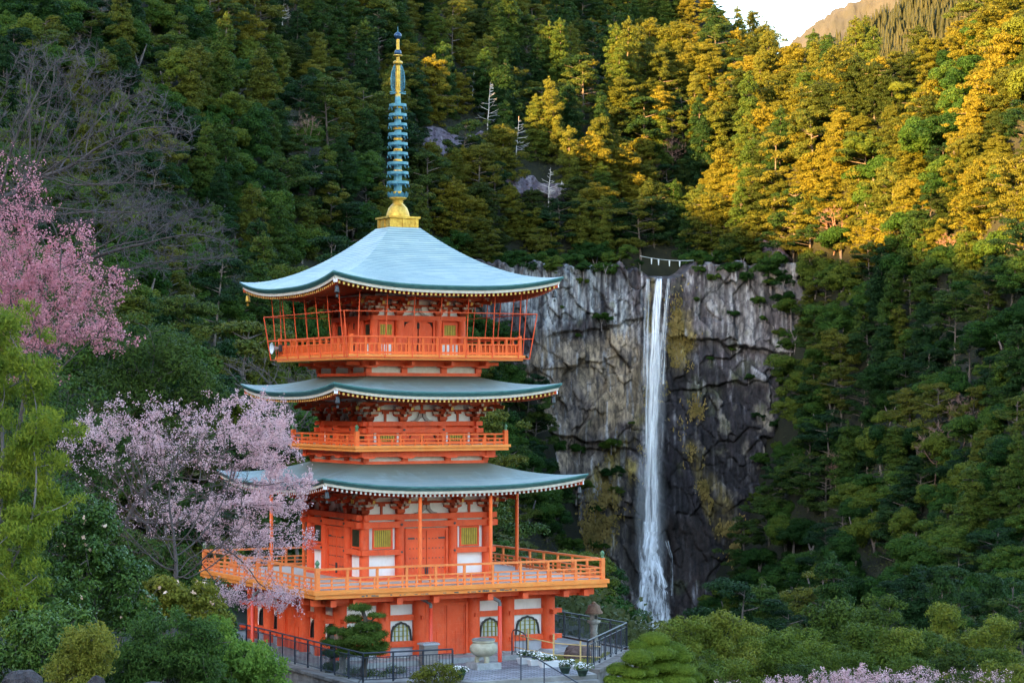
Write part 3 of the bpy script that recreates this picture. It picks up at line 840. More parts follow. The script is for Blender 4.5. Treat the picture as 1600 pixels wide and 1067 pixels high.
m = MB(); m.lathe([(.17, 18.80), (.17, 19.3), (.155, 20.6), (.13, 22.7), (.11, 23.1)], n=16)
m.build('spire_shaft', [TEAL], spire)
m = MB()
for z in np.linspace(19.0, 22.6, 9):
    m.lathe([(.185, z - .05), (.19, z), (.185, z + .05)], n=14)
for z0_, z1_, r in ((22.85, 24.5, .115), (24.5, 25.5, .075)): m.lathe([(r, z0_), (r * .9, z1_)], n=12)
m.lathe([(.12, 24.36), (.20, 24.42), (.20, 24.50), (.12, 24.56)], n=16); m.lathe([(.1, 24.72), (.19, 24.75), (.19, 24.79), (.1, 24.81)], n=16)
m.build('gilt_collars', GOLD, spire)
for i in range(9):
    z = 19.41 + i * (22.67 - 19.41) / 8; R = .465 - .10 * i / 8
    m = MB()
    n = 32; V, F = [], []
    prof_ = [(R - .035, z - .058), (R, z - .058), (R, z + .058), (R - .035, z + .058)]
    for r, zz2 in prof_:
        for j in range(n): V.append((r * math.cos(2 * math.pi * j / n), r * math.sin(2 * math.pi * j / n), zz2))
    for q in range(4):
        for j in range(n): F.append((q * n + j, q * n + (j + 1) % n, ((q + 1) % 4) * n + (j + 1) % n, ((q + 1) % 4) * n + j))
    m.add(V, F)
    for j in range(8):
        t = math.pi * j / 4; m.bar((.15 * math.cos(t), .15 * math.sin(t), z + .03), ((R - .02) * math.cos(t), (R - .02) * math.sin(t), z + .03), .035, .05)
        tt = t + .3; m.lathe([(.004, -.08), (.022, -.10), (.03, -.18), (.001, -.18)], (R * math.cos(tt), R * math.sin(tt), z), 5)
    m.build('spire_ring', TEAL, spire)
m = MB()            # openwork flame ornament: four blades of curling bars round the mast
for k in range(4):
    t0 = math.radians(20) + k * math.pi / 2; c, s = math.cos(t0), math.sin(t0)
    out = [(.13, 23.22), (.30, 23.26), (.40, 23.45), (.41, 23.75), (.36, 24.05), (.25, 24.28), (.13, 24.42)]
    m.tube([(r * c, r * s, z) for r, z in out], .018, 5)
    for j in range(9):
        z = 23.3 + j * .115; Rm = np.interp(z, [23.22, 23.5, 23.8, 24.05, 24.4], [.3, .40, .40, .35, .14])
        pts = [(.12, z), (.12 + (Rm - .12) * .35, z + .09), (.12 + (Rm - .12) * .65, z + .02), (Rm, z + .10)]
        m.tube([(r * c, r * s, zz2) for r, zz2 in pts], .013, 4)
        pts = [(.12 + (Rm - .12) * .5, z - .03), (.12 + (Rm - .12) * .3, z + .06), (.12 + (Rm - .12) * .55, z + .12), (.12 + (Rm - .12) * .8, z + .03)]
        m.tube([(r * c, r * s, zz2) for r, zz2 in pts], .011, 4)
for k in range(2):
    t0 = math.radians(20) + k * math.pi / 2; c, s = math.cos(t0), math.sin(t0)
    m.bar((-.45 * c, -.45 * s, 23.20), (.45 * c, .45 * s, 23.20), .05, .04)
m.build('flame_ornament', TEAL, spire)
for z, r in ((24.88, .15), (25.60, .16)):
    m = MB(); m.lathe([(.001 + r * math.sin(q * math.pi / 10), z - r * math.cos(q * math.pi / 10)) for q in range(11)], n=16); m.build('spire_ball', M('blue_patina_ball', (0.02, 0.055, 0.12), rough=.3, metal=.4), spire)
m = MB(); m.lathe([(.03, 25.74), (.012, 25.80), (.006, 26.0)], n=8); m.build('spire_tip', TEAL, spire)

# ---- wind bells under the eave corners (they hang: things of their own)
def wind_bell(u, v, z, label, mat):
    e = empty('wind_bell', L2W(u, v, z), TH, label, 'wind bell', 'wind bells under the roof corners')
    m = MB(); m.tube([(0, 0, 0), (0, 0, -.12)], .012, 5); m.build('hanger', IRON, e)
    m = MB(); m.lathe([(.02, -.12), (.07, -.14), (.085, -.22), (.10, -.36), (.115, -.40), (.10, -.40), (.08, -.25), (.01, -.2)], n=12); m.build('bell', mat, e)
    m = MB(); m.tube([(0, 0, -.2), (0, 0, -.48)], .008, 4); m.box(-.05, .05, -.004, .004, -.58, -.48); m.build('clapper', mat, e)
BELL = M('bell_bronze', (0.05, 0.055, 0.06), rough=.45, metal=.6)
for a, z, nm in ((4.86, 14.90, 'top roof'), (4.82, 10.55, 'middle roof'), (5.6, 6.86, 'lowest roof')):
    for su, sv, cn in ((-1, -1, 'near corner'), (1, -1, 'right-hand corner'), (-1, 1, 'left-hand corner')):
        wind_bell(su * a, sv * a, z, 'small dark bronze wind bell hanging under the %s of the %s' % (cn, nm), BELL if not (cn.startswith('left') and nm.startswith('top')) else GOLD)
# ---- loudspeaker on the top balcony
ls = empty('loudspeaker', L2W(-3.98, 3.55, 12.14), TH, 'pale horn loudspeaker at the far left corner of the top balcony', 'loudspeaker')
m = MB(); m.bar((.05, 0, .35), (.40, 0, .35), .22, .3); m.bar((.22, 0, 0), (.22, 0, .3), .05, .05); m.build('driver', IRON, ls)
m = MB()
V = []
for r, x in ((.04, 0.0), (.07, -.12), (.14, -.22), (.25, -.30)):
    V += [(x, r * math.cos(t * math.pi / 8), .35 + r * math.sin(t * math.pi / 8)) for t in range(16)]
m.add(V, [(q * 16 + t, q * 16 + (t + 1) % 16, q * 16 + 16 + (t + 1) % 16, q * 16 + 16 + t) for q in range(3) for t in range(16)], 0, True)
m.build('horn', M('pale_horn', (0.55, 0.6, 0.65)), ls)
# ------------------------------------------------------------------ cliff and waterfall
def X2px(X, Y): return 800 + FPX * X / Y
def Z2py(Z, Y): return HOR - FPX * (Z - EYE) / Y
ROCK, _nt, _b = new_mat('cliff_rock')
_at = _nt.nodes.new('ShaderNodeAttribute'); _at.attribute_name = 'rock'
_r = ramp(_nt, noise(_nt, 1.1, 8, stretch=(1, 1, .45)).outputs[0], [(0.38, (0.45, 0.44, 0.48)), (0.62, (1.30, 1.28, 1.24))])
_nt.links.new(mixc(_nt, 1.0, _at.outputs[0], _r.outputs[0], 'MULTIPLY'), _b.inputs['Base Color'])
_b.inputs['Roughness'].default_value = 0.75; _b.inputs['Specular IOR Level'].default_value = 0.35
_bp = _nt.nodes.new('ShaderNodeBump'); _bp.inputs['Strength'].default_value = 0.55; _bp.inputs['Distance'].default_value = 0.25
_nt.links.new(noise(_nt, 4, 8, stretch=(1, 1, .4)).outputs[0], _bp.inputs['Height']); _nt.links.new(_bp.outputs[0], _b.inputs['Normal'])

def rock_face(xa, xb, za, zb, res, base, seed, paint, carve):
    xs = np.arange(xa, xb, res); zs_ = np.arange(za, zb, res)
    X, Z = np.meshgrid(xs, zs_)
    wx = X + .7 * fbm(X / 14, Z / 18, 0, seed) + .12 * fbm(X, Z, 9, seed); wz = Z + 1.2 * fbm(X / 16, Z / 10, 5, seed + 1) + .15 * X
    i1, f1, g1, ox1, oz1 = worley(wx / 9, wz / 11, seed + 2, True)
    i2, f2, g2, ox2, oz2 = worley(wx / 3.6, wz / 5.2 + .12 * wx, seed + 3, True)
    i3, f3, g3, _, _ = worley(wx / .95, wz / 6.5, seed + 4, True)
    big, mid, colm = carve(X, Z)
    D = -big * (3.4 * (i1 - .5) + 1.2 * (oz1 * (i1 - .3) + ox1 * (i2 - .5)) - .3 * np.exp(-(g1 / .04) ** 2))
    D += -mid * (1.9 * (i2 - .5) + 1.2 * (ox2 * (i2 - .5)) - .15 * np.exp(-(g2 / .05) ** 2))
    D += -colm * (.55 * (i3 - .5) - .25 * np.exp(-(g3 / .1) ** 2))
    D += 0.7 * fbm(X / 12, Z / 12, 2, seed + 5) + 0.16 * fbm(X / 1.0, Z / 2.2, 3, seed + 6, 5)
    Y = base(X, Z) + D
    me = np_mesh('cliff', np.stack([X, Y, Z], -1).reshape(-1, 3), grid_faces(*X.shape), smooth=False)
    colr = paint(X, Z, i1, i2, i3, g1, g2)
    a = me.color_attributes.new('rock', 'FLOAT_COLOR', 'POINT')
    c4 = np.ones((X.size, 4), np.float32); c4[:, :3] = colr.reshape(-1, 3)
    a.data.foreach_set('color', c4.ravel())
    return me

CY = 617.0
def rim_z(X):
    px = X2px(X, CY + 3)
    y = np.interp(px, [690, 760, 840, 900, 960, 990, 1003, 1012, 1018, 1056, 1064, 1072, 1082, 1100, 1140, 1200, 1260], [430, 420, 416, 420, 414, 418, 424, 431, 434, 434, 431, 424, 413, 414, 412, 418, 425])
    y = y + 7 * vnoise(px / 17, px * 0, 0, 91) * (np.abs(px - 1042) > 48) + 3 * vnoise(px / 5, px * 0, 0, 92) * (np.abs(px - 1042) > 42)
    return EYE - (y - HOR) / FPX * (CY + 3)
def cliff_base(X, Z):
    Y = CY - 0.011 * np.clip(X - 40, -60, 60) ** 2 + 0.03 * Z
    px, py = X2px(X, CY), Z2py(Z, CY)
    # ledges: rock above juts out over a hollow
    for (x0, y0, x1, y1, dep, hgt) in ((860, 522, 1000, 500, 2.2, 30), (1045, 520, 1240, 556, 2.6, 24), (780, 655, 985, 700, 2.8, 26), (1060, 610, 1235, 585, 2.0, 40), (800, 585, 960, 560, 1.2, 20)):
        line = y0 + (y1 - y0) * (px - x0) / (x1 - x0) + 5 * vnoise(px / 14, py * 0, 0, int(x0))
        inside = sstep(x0 - 20, x0 + 15, px) * (1 - sstep(x1 - 15, x1 + 20, px))
        below = sstep(0, 2.5, py - line) * (1 - sstep(hgt * .3, hgt * 2.2, py - line))
        Y = Y + dep * inside * below
    # groove worn by the fall, talus at the foot
    Y = Y + 3.0 * np.exp(-((px - 1024) / 26) ** 2) * sstep(440, 520, py)
    Y = Y - 9 * sstep(850, 1010, py) * np.exp(-((px - 1020) / 90) ** 2)
    # roll back over the rim, ends tucked into the hillside
    over = np.clip(Z - rim_z(X), 0, None)
    Y = Y + over * 14.0
    Y = Y + 26 * sstep(1238, 1285, px + 10 * vnoise(py / 40, py * 0, 0, 6)) + 18 * (1 - sstep(690, 725, px))
    return Y
def cliff_carve(X, Z):
    px, py = X2px(X, CY), Z2py(Z, CY)
    colm = np.clip(1.0 * (py < 510) * (px < 1000) + 0.8 * sstep(1035, 1060, px) * sstep(560, 600, py) + .25, 0, 1)
    big = 0.8 + 0.5 * sstep(540, 560, py) * (px < 1000)
    low = sstep(780, 850, py)
    return big * (1 - .4 * low), 0.9 + 0 * X, colm * (1 - .6 * low)
def ell(px, py, cx, cy, rx, ry, n=None, amp=.5, tilt=0.0):
    d = np.hypot((px - cx - tilt * (py - cy)) / rx, (py - cy) / ry)
    if n is not None: d = d + amp * n
    return 1 - sstep(.75, 1.15, d)
def lerp(a, b, t): return a + (np.array(b) - a) * t[..., None]
def cliff_paint(X, Z, i1, i2, i3, g1, g2):
    px, py = X2px(X, CY), Z2py(Z, CY)
    n1 = fbm(X / 10, Z / 10, 1, 31); n2 = fbm(X / 3, Z / 4, 2, 32, 5); streak = fbm(X / 0.9, Z / 16, 3, 33, 5); st2 = fbm(X / 2.2, Z / 22, 4, 35, 4)
    C = np.zeros(X.shape + (3,)) + np.array((.125, .115, .120))
    C = lerp(C, (.072, .056, .064), np.clip(.55 + .9 * n1 + .5 * (i1 - .5), 0, 1))
    C = lerp(C, (.21, .19, .175), np.clip(.8 * (i2 - .45) + .5 * n2, 0, 1))
    C = lerp(C, (.27, .205, .14), .9 * ell(px, py, 880, 620, 135, 95, n1) * np.clip(.5 + i1 * .7 + .4 * n2, 0, 1))
    C = lerp(C, (.33, .25, .16), .6 * ell(px, py, 960, 590, 50, 70, n1))
    # pale lichen streaks high on the left, and the rest of the upper wall more sparsely
    wl = ell(px, py, 880, 465, 120, 50, n1) + .35 * ell(px, py, 1150, 500, 90, 60, n1)
    C = lerp(C, (.42, .44, .46), np.clip(wl * (1.5 * streak + .35), 0, .9))
    C = lerp(C, (.03, .03, .04), np.clip((-1.6 * streak - .35) * (ell(px, py, 860, 470, 150, 80, n1) + .4), 0, .85))
    # wet black rock right of and behind the fall
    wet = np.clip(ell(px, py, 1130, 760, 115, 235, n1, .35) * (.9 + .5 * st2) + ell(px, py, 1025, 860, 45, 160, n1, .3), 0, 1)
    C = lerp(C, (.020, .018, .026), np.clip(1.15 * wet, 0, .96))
    C = lerp(C, (.12, .10, .075), .55 * ell(px, py, 950, 860, 70, 150, n1) )
    C = lerp(C, (.05, .035, .03), .8 * ell(px, py, 1060, 900, 60, 90, n1, .4))
    C = lerp(C, (.30, .27, .22), np.clip(ell(px, py, 1140, 700, 90, 100, n1) * (2.2 * n2 + 1.6 * (i2 - .72)), 0, .8))
    C = lerp(C, (.30, .30, .31), np.clip(ell(px, py, 1190, 560, 50, 45, n1) * (i2), 0, .7))
    # ochre moss and dead grass
    mo = np.clip(ell(px, py, 1066, 515, 26, 60, n1, .6) * (n2 + .55) * 1.3, 0, 1) + np.clip(ell(px, py, 1018, 480, 9, 60, n1, .3) * (n2 + .4), 0, 1)
    mo = mo + np.clip(ell(px, py, 955, 770, 34, 110, n1, .6, -.35) * (n2 + .45) * 1.3, 0, 1) + np.clip(ell(px, py, 1118, 790, 22, 120, n1, .5, .45) * (n2 + .6) * 1.2, 0, 1)
    C = lerp(C, (.24, .185, .045), np.clip(mo, 0, 1) * .9)
    C = lerp(C, (.07, .085, .03), np.clip((n1 + n2 - .55) * 1.2, 0, .6) * (1 - np.clip(mo, 0, 1)))
    sp_ = fbm(X / .8, Z / 7.0, 6, 36, 5)
    C = lerp(C, (.40, .40, .42), np.clip((sp_ - .28) * 2.2, 0, .7) * (1 - .75 * wet)); C = lerp(C, (.022, .020, .026), np.clip((-sp_ - .22) * 2.4, 0, .85))
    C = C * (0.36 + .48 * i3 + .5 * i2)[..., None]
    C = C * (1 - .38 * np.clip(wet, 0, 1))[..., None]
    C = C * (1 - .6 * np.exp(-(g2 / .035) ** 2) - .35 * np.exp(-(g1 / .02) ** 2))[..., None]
    return np.clip(C, .006, .8)
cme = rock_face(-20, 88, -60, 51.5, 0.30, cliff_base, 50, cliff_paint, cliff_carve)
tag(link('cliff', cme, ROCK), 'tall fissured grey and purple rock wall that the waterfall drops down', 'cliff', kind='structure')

def outcrop(x, y, d, w, h, seed, lab):
    d = ray_d(x, y, 150); c = P(x, y, d); W_, H_ = w / FPX * d, h / FPX * d
    def base(X, Z):
        ys_ = np.arange(d - 90, d + 90, 1.5); tz = TZ(X[0][:, None], ys_[None, :])                # the slope itself, column by column
        Yt = np.array([[ys_[np.argmax(t > z)] if (t > z).any() else d + 90 for t in tz] for z in Z[:, 0]])
        u, v = (X - c[0]) / W_ * 2 + .35 * vnoise(Z / 4, X / 4, 0, seed), (Z - c[2]) / H_ * 2 + .4 * vnoise(X / 3, Z / 5, 0, seed + 1)
        return Yt - 8 + 14 * sstep(.6, 1.0, np.maximum(np.abs(u), np.abs(v)))
    def paint(X, Z, i1, i2, i3, g1, g2):
        n2 = fbm(X / 2, Z / 5, 2, seed, 5)
        C = np.zeros(X.shape + (3,)) + np.array((.12, .09, .12))
        C = lerp(C, (.055, .04, .055), np.clip(i2 + n2, 0, 1)); C = lerp(C, (.24, .21, .23), np.clip(i3 * .9 - .35 + n2 * .6, 0, 1))
        return C
    me = rock_face(c[0] - W_ * .62, c[0] + W_ * .62, c[2] - H_ * .62, c[2] + H_ * .62, .5, base, seed, paint, lambda X, Z: (.6, 1.0, 1.2))
    tag(link('rock_face', me, ROCK), lab, 'rock face', kind='structure')
outcrop(715, 232, 520, 150, 85, 201, 'purple rock face below the dead white trees on the left slope')
outcrop(500, 285, 440, 60, 95, 203, 'small grey rock face in the woods left of the spire')
outcrop(425, 300, 400, 40, 70, 205, 'narrow grey rock face beside the tall cedar')
outcrop(840, 300, 600, 130, 50, 207, 'low grey rock band above the waterfall cliff')
outcrop(1205, 395, 610, 46, 50, 209, 'grey rock face right of the waterfall brink')

def water_mat(name, dens, sx, sy, lo, hi):
    m, nt, b = new_mat(name)
    tc = nt.nodes.new('ShaderNodeTexCoord')
    nz = noise(nt, 1.0, 7, 'UV', (sx, sy, 1), .65)
    r = ramp(nt, nz.outputs[0], [(lo, (0, 0, 0)), (hi, (1, 1, 1))])
    s = nt.nodes.new('ShaderNodeSeparateXYZ'); nt.links.new(tc.outputs['UV'], s.inputs[0])
    ab = nt.nodes.new('ShaderNodeMath'); ab.operation = 'ABSOLUTE'; nt.links.new(s.outputs[0], ab.inputs[0])
    mr = nt.nodes.new('ShaderNodeMapRange'); mr.interpolation_type = 'SMOOTHSTEP'
    mr.inputs[1].default_value = 1.0; mr.inputs[2].default_value = 0.45; nt.links.new(ab.outputs[0], mr.inputs[0])
    mu = nt.nodes.new('ShaderNodeMath'); mu.operation = 'MULTIPLY'; nt.links.new(r.outputs[0], mu.inputs[0]); nt.links.new(mr.outputs[0], mu.inputs[1])
    mu2 = nt.nodes.new('ShaderNodeMath'); mu2.operation = 'MULTIPLY'; mu2.inputs[1].default_value = dens; nt.links.new(mu.outputs[0], mu2.inputs[0])
    b.inputs['Base Color'].default_value = rgb((.88, .91, .94)); b.inputs['Roughness'].default_value = .5
    nt.links.new(mu2.outputs[0], b.inputs['Alpha'])
    return m
W_DENSE = water_mat('falling_water', 1.0, 2.2, .05, .34, .60); W_THIN = water_mat('thin_water', .8, 2.2, .06, .42, .70); W_VEIL = water_mat('spray_veil', .32, 1.2, .04, .3, .75); W_FOAM = water_mat('broken_water', .95, 2.6, .16, .40, .62)
wf = empty('waterfall', P(1025, 985, 606), 0, 'tall white waterfall plunging down the dark cliff in three strands', 'waterfall')
WO = np.array(wf.location)
def stream(name, pts, mat, seed, bulge=.5, jig=.12):
    """pts: x, y pixel, half width px, distance; sampled as a rounded sheet"""
    pts = np.array(pts, float); n = 70; tt = np.linspace(0, 1, n)
    s = np.linspace(0, 1, len(pts)); q = [np.interp(tt, s, pts[:, i]) for i in range(4)]
    V, UV = [], []; m = 9
    for i in range(n):
        c = P(q[0][i], q[1][i], q[3][i]); w = q[2][i] / FPX * q[3][i]
        w *= 1 + jig * float(vnoise(i / 3.0, seed, 0, seed))
        for j in range(m):
            u = -1 + 2 * j / (m - 1)
            V.append((c[0] + u * w - WO[0], c[1] - bulge * (1 - u * u) * w * .6 + .25 * float(vnoise(u * 3, i / 4, 0, seed)) - WO[1], c[2] - WO[2])); UV.append((u, c[2] + seed * 37))
    link(name, np_mesh(name, V, grid_faces(n, m), smooth=True, uv=UV), mat, wf)
stream('strand', [(1012, 433, 4, 624), (1012, 438, 4.5, 616), (1010, 500, 5, 613), (1010, 560, 6.5, 612), (1012, 640, 8, 611.5), (1012, 760, 9, 611)], W_THIN, 3)
stream('strand', [(1031, 433, 5, 624), (1030, 438, 6, 616), (1026, 480, 8, 613), (1024, 540, 9.5, 612), (1022, 620, 10, 611), (1019, 700, 10, 610.5), (1018, 780, 12, 610), (1018, 845, 15, 609)], W_DENSE, 5)
stream('strand', [(1029, 440, 4, 614.5), (1025, 500, 7, 611.5), (1023, 600, 9, 610), (1020, 720, 11, 609), (1018, 840, 16, 608)], W_THIN, 8)
stream('strand', [(1046, 433, 3, 624), (1045, 438, 3.2, 616), (1041, 480, 4, 613.2), (1037, 530, 6, 612.4), (1033, 600, 9, 612)], W_THIN, 11)
stream('spray_veil', [(1022, 520, 16, 609), (1018, 620, 25, 608), (1016, 740, 28, 607), (1017, 860, 28, 605), (1020, 970, 32, 601)], W_VEIL, 13)
stream('cascade', [(1017, 815, 14, 607), (1014, 860, 19, 604.5), (1018, 900, 22, 602), (1016, 940, 24, 600), (1018, 995, 27, 598)], W_FOAM, 17, .3)
stream('cascade', [(1018, 830, 10, 605.5), (1012, 880, 9, 603), (1004, 930, 8, 600), (1004, 995, 9, 597)], W_DENSE, 19, .3, .5)
stream('cascade', [(1026, 868, 7, 604), (1034, 905, 9, 601), (1038, 940, 8, 599), (1040, 980, 9, 597)], W_FOAM, 23, .3, .5)
stream('trickle', [(1042, 845, 3, 607), (1049, 870, 2.5, 606), (1050, 930, 2.5, 604)], W_THIN, 29)

# straw rope with paper streamers across the brink
rp = empty('sacred_rope', P(1005, 402, 622), 0, 'thin white rope with four hanging paper streamers strung above the waterfall brink', 'rope')
ro_ = np.array(rp.location)
ROPEW = M('white_rope', (0.42, 0.47, 0.48), rough=.8)
m = MB(); pa, pb = P(1000, 400, 622) - ro_, P(1084, 407, 622) - ro_
m.tube([tuple(pa + (pb - pa) * t + np.array((0, 0, -0.5 * 4 * t * (1 - t)))) for t in np.linspace(0, 1, 17)], .07, 6)
m.build('rope', ROPEW, rp)
for x in (1018, 1029, 1046, 1062):
    t = (x - 1000) / 84; c = pa + (pb - pa) * t + np.array((0, 0, -2.0 * t * (1 - t)))
    m = MB()
    for q in range(3): m.box(c[0] - .2 + .04 * q, c[0] + .2 - .04 * q, c[1] - .05 - .02 * q, c[1] + .05 - .02 * q, c[2] - .15 - .5 * (q + 1), c[2] - .15 - .5 * q + .05)
    m.build('paper_streamer', ROPEW, rp)

# ------------------------------------------------------------------ foliage generators
def unit(a): return a / (np.linalg.norm(a, axis=-1, keepdims=True) + 1e-9)
def leaf_quads(C, N, L, Wd, R, droop=None):
    """diamond leaves at C, facing N, long axis random in the leaf plane (or along droop)"""
    n = len(C); N = unit(N)
    T = R.normal(size=(n, 3)) if droop is None else droop + .35 * R.normal(size=(n, 3))
    T = unit(T - N * (T * N).sum(-1, keepdims=True)); B = np.cross(N, T)
    L = np.broadcast_to(L, n)[:, None] * R.uniform(.7, 1.3, (n, 1)); Wd = np.broadcast_to(Wd, n)[:, None] * R.uniform(.7, 1.3, (n, 1))
    V = np.stack([C - T * L / 2, C + B * Wd / 2 + N * Wd * .12, C + T * L / 2, C - B * Wd / 2 + N * Wd * .12], 1).reshape(-1, 3)
    return V, np.arange(n * 4).reshape(n, 4)
def pad_leaves(pads, n_per_m2, L, Wd, R, up=.35, rnd=.55, zmin=-.5, thick=.25):
    """leaves on a list of ellipsoid pads (cx,cy,cz,rx,ry,rz)"""
    Cs, Ns = [], []
    for cx, cy, cz, rx, ry, rz in pads:
        n = int(max(12, n_per_m2 * (rx * ry + rx * rz + ry * rz) * 3.2))
        d = unit(R.normal(size=(n * 2, 3))); d = d[d[:, 2] > zmin + .3 * R.normal(size=len(d))][:n]
        rr = 1 - thick * R.random((len(d), 1)) ** 1.5 + .07 * R.normal(size=(len(d), 1))
        s = np.array((rx, ry, rz))
        Cs.append(d * rr * s + np.array((cx, cy, cz)))
        Ns.append(unit(d / s) + np.array((0, 0, up)) + rnd * R.normal(size=(len(d), 3)))
    C, N = np.concatenate(Cs), np.concatenate(Ns)
    return leaf_quads(C, N, L, Wd, R)
def edge_tubes(A, B, ra, rb, n=4):
    """independent tapered prisms for many edges at once"""
    A, B = np.asarray(A, float), np.asarray(B, float); d = unit(B - A)
    up = np.where(np.abs(d[:, 2:3]) < .9, np.array([[0, 0, 1.0]]), np.array([[1.0, 0, 0]]))
    u = unit(np.cross(d, up)); v = np.cross(u, d)
    V = []
    for e, r in ((A, ra), (B, rb)):
        for j in range(n):
            t = 2 * math.pi * j / n
            V.append(e + (u * math.cos(t) + v * math.sin(t)) * np.asarray(r)[:, None])
    V = np.stack(V, 1)                       # edges, 2n, 3
    m = len(A); base = np.arange(m)[:, None] * 2 * n
    F = np.stack([np.concatenate([base + j, base + (j + 1) % n, base + n + (j + 1) % n, base + n + j], 1) for j in range(n)], 1).reshape(-1, 4)
    return V.reshape(-1, 3), F
def join(parts):
    V, F, MI, b = [], [], [], 0
    for (v, f, mi) in parts:
        V.append(v); F.append(f + b); MI.append(np.full(len(f), mi)); b += len(v)
    return np.concatenate(V), np.concatenate(F), np.concatenate(MI)
def colonize(root, A, step, infl, kill, R, maxn=4000, trop=(0, 0, .1), wig=.12, straight=None):
    """space colonisation: nodes, parents"""
    A = np.asarray(A, float); nodes = [np.array(root, float)]; par = [-1]
    if straight is not None:
        for q in straight: nodes.append(np.array(q, float)); par.append(len(nodes) - 2)
    c = A.mean(0)
    while np.min(np.linalg.norm(A - nodes[-1], axis=1)) > infl * .8 and len(nodes) < 200:
        d = A[np.argmin(np.linalg.norm(A - nodes[-1], axis=1))] - nodes[-1]
        nodes.append(nodes[-1] + step * unit(unit(d) + wig * R.normal(size=3))); par.append(len(nodes) - 2)
    N = np.array(nodes); D = np.linalg.norm(A[:, None] - N[None], axis=2); near = D.argmin(1); dist = D.min(1)
    alive = dist > kill; trop = np.array(trop); cnt = {}
    while alive.any() and len(nodes) < maxn:
        act = alive & (dist < infl)
        if not act.any(): break
        new = []
        for i in np.unique(near[act]):
            if cnt.get(i, 0) > 3: alive[act & (near == i)] = False; continue
            cnt[i] = cnt.get(i, 0) + 1
            a = A[act & (near == i)]
            d = unit(unit(a - nodes[i]).sum(0) + trop + wig * R.normal(size=3))
            new.append((nodes[i] + step * d, i))
        if not new: break
        k0 = len(nodes)
        for p, i in new: nodes.append(p); par.append(i)
        NN = np.array([p for p, i in new]); D = np.linalg.norm(A[:, None] - NN[None], axis=2)
        j = D.argmin(1); dm = D[np.arange(len(A)), j]
        b = dm < dist; near = np.where(b, k0 + j, near); dist = np.where(b, dm, dist)
        alive &= dist > kill
    return np.array(nodes), np.array(par)
def branch_radii(par, r0, p=2.3, rmax=None):
    n = len(par); acc = np.zeros(n)
    for i in range(n - 1, -1, -1):
        if acc[i] == 0: acc[i] = r0 ** p
        if par[i] >= 0: acc[par[i]] += acc[i]
    r = acc ** (1 / p)
    return np.minimum(r, rmax) if rmax else r
def in_ells(ells, n, R, depth):
    """random world points in ellipsoids given as (px x, px y, rx, ry, distance, depth half range)"""
    out = []
    w = np.array([e[2] * e[3] for e in ells], float); w /= w.sum()
    for e, k in zip(ells, np.round(w * n).astype(int)):
        d = unit(R.normal(size=(k, 3))) * R.random((k, 1)) ** (1 / 3)
        for a in d: out.append(P(e[0] + a[0] * e[2], e[1] + a[1] * e[3], e[4] + a[2] * e[5]))
    return np.array(out)

# ---- forest tree meshes, a dozen individuals of each kind
LEAF_B = leafmat('broadleaf_foliage', [(0.012, 0.038, 0.008), (0.024, 0.066, 0.011), (0.045, 0.088, 0.013), (0.082, 0.110, 0.014)], .22, .2, fine=1.2)
LEAF_C = leafmat('cedar_foliage', [(0.011, 0.032, 0.009), (0.024, 0.056, 0.011), (0.046, 0.078, 0.012), (0.080, 0.092, 0.013)], .22, .15, fine=1.4)
LEAF_H = leafmat('sunlit_cypress_foliage', [(0.022, 0.038, 0.008), (0.052, 0.068, 0.010), (0.088, 0.094, 0.011), (0.130, 0.120, 0.013)], .22, .2, fine=1.4)  # sun gold put into the leaf colour; planted mostly on lit slopes
LEAF_P = leafmat('pine_foliage', [(0.010, 0.030, 0.010), (0.022, 0.052, 0.012), (0.048, 0.074, 0.013), (0.090, 0.096, 0.014)], .22, .15, fine=1.4)
def broadleaf(seed):
    R = np.random.default_rng(seed); pads = []
    rx, rz = R.uniform(3.4, 5.6), R.uniform(3.4, 6.2); zc = 4.9
    lobes = [(R.normal(0, 1.9), R.normal(0, 1.9), zc + R.uniform(-1.8, 2.6), R.uniform(.4, .8)) for _ in range(5)]
    for i in range(74):
        lx, ly, lz, ls = lobes[i % 5]
        d = unit(R.normal(size=3)); d[2] = abs(d[2]) - .3 if R.random() < .8 else d[2]
        q = R.uniform(.65, 1.0) * ls
        r = R.uniform(.55, 1.45)
        pads.append((lx + d[0] * rx * q, ly + d[1] * rx * q, lz + d[2] * rz * q, r, r, r * R.uniform(.55, .8)))
    lv = pad_leaves(pads, 42, .29, .17, R, .3, .55)
    tr = edge_tubes([(0, 0, -3), (0, 0, 2), (0, 0, 2)], [(0, 0, 2), (1.5, .3, 6), (-1.2, -.6, 6)], [.35, .28, .28], [.28, .12, .12], 6)
    return join([(lv[0], lv[1], 0), (tr[0], tr[1], 1)])
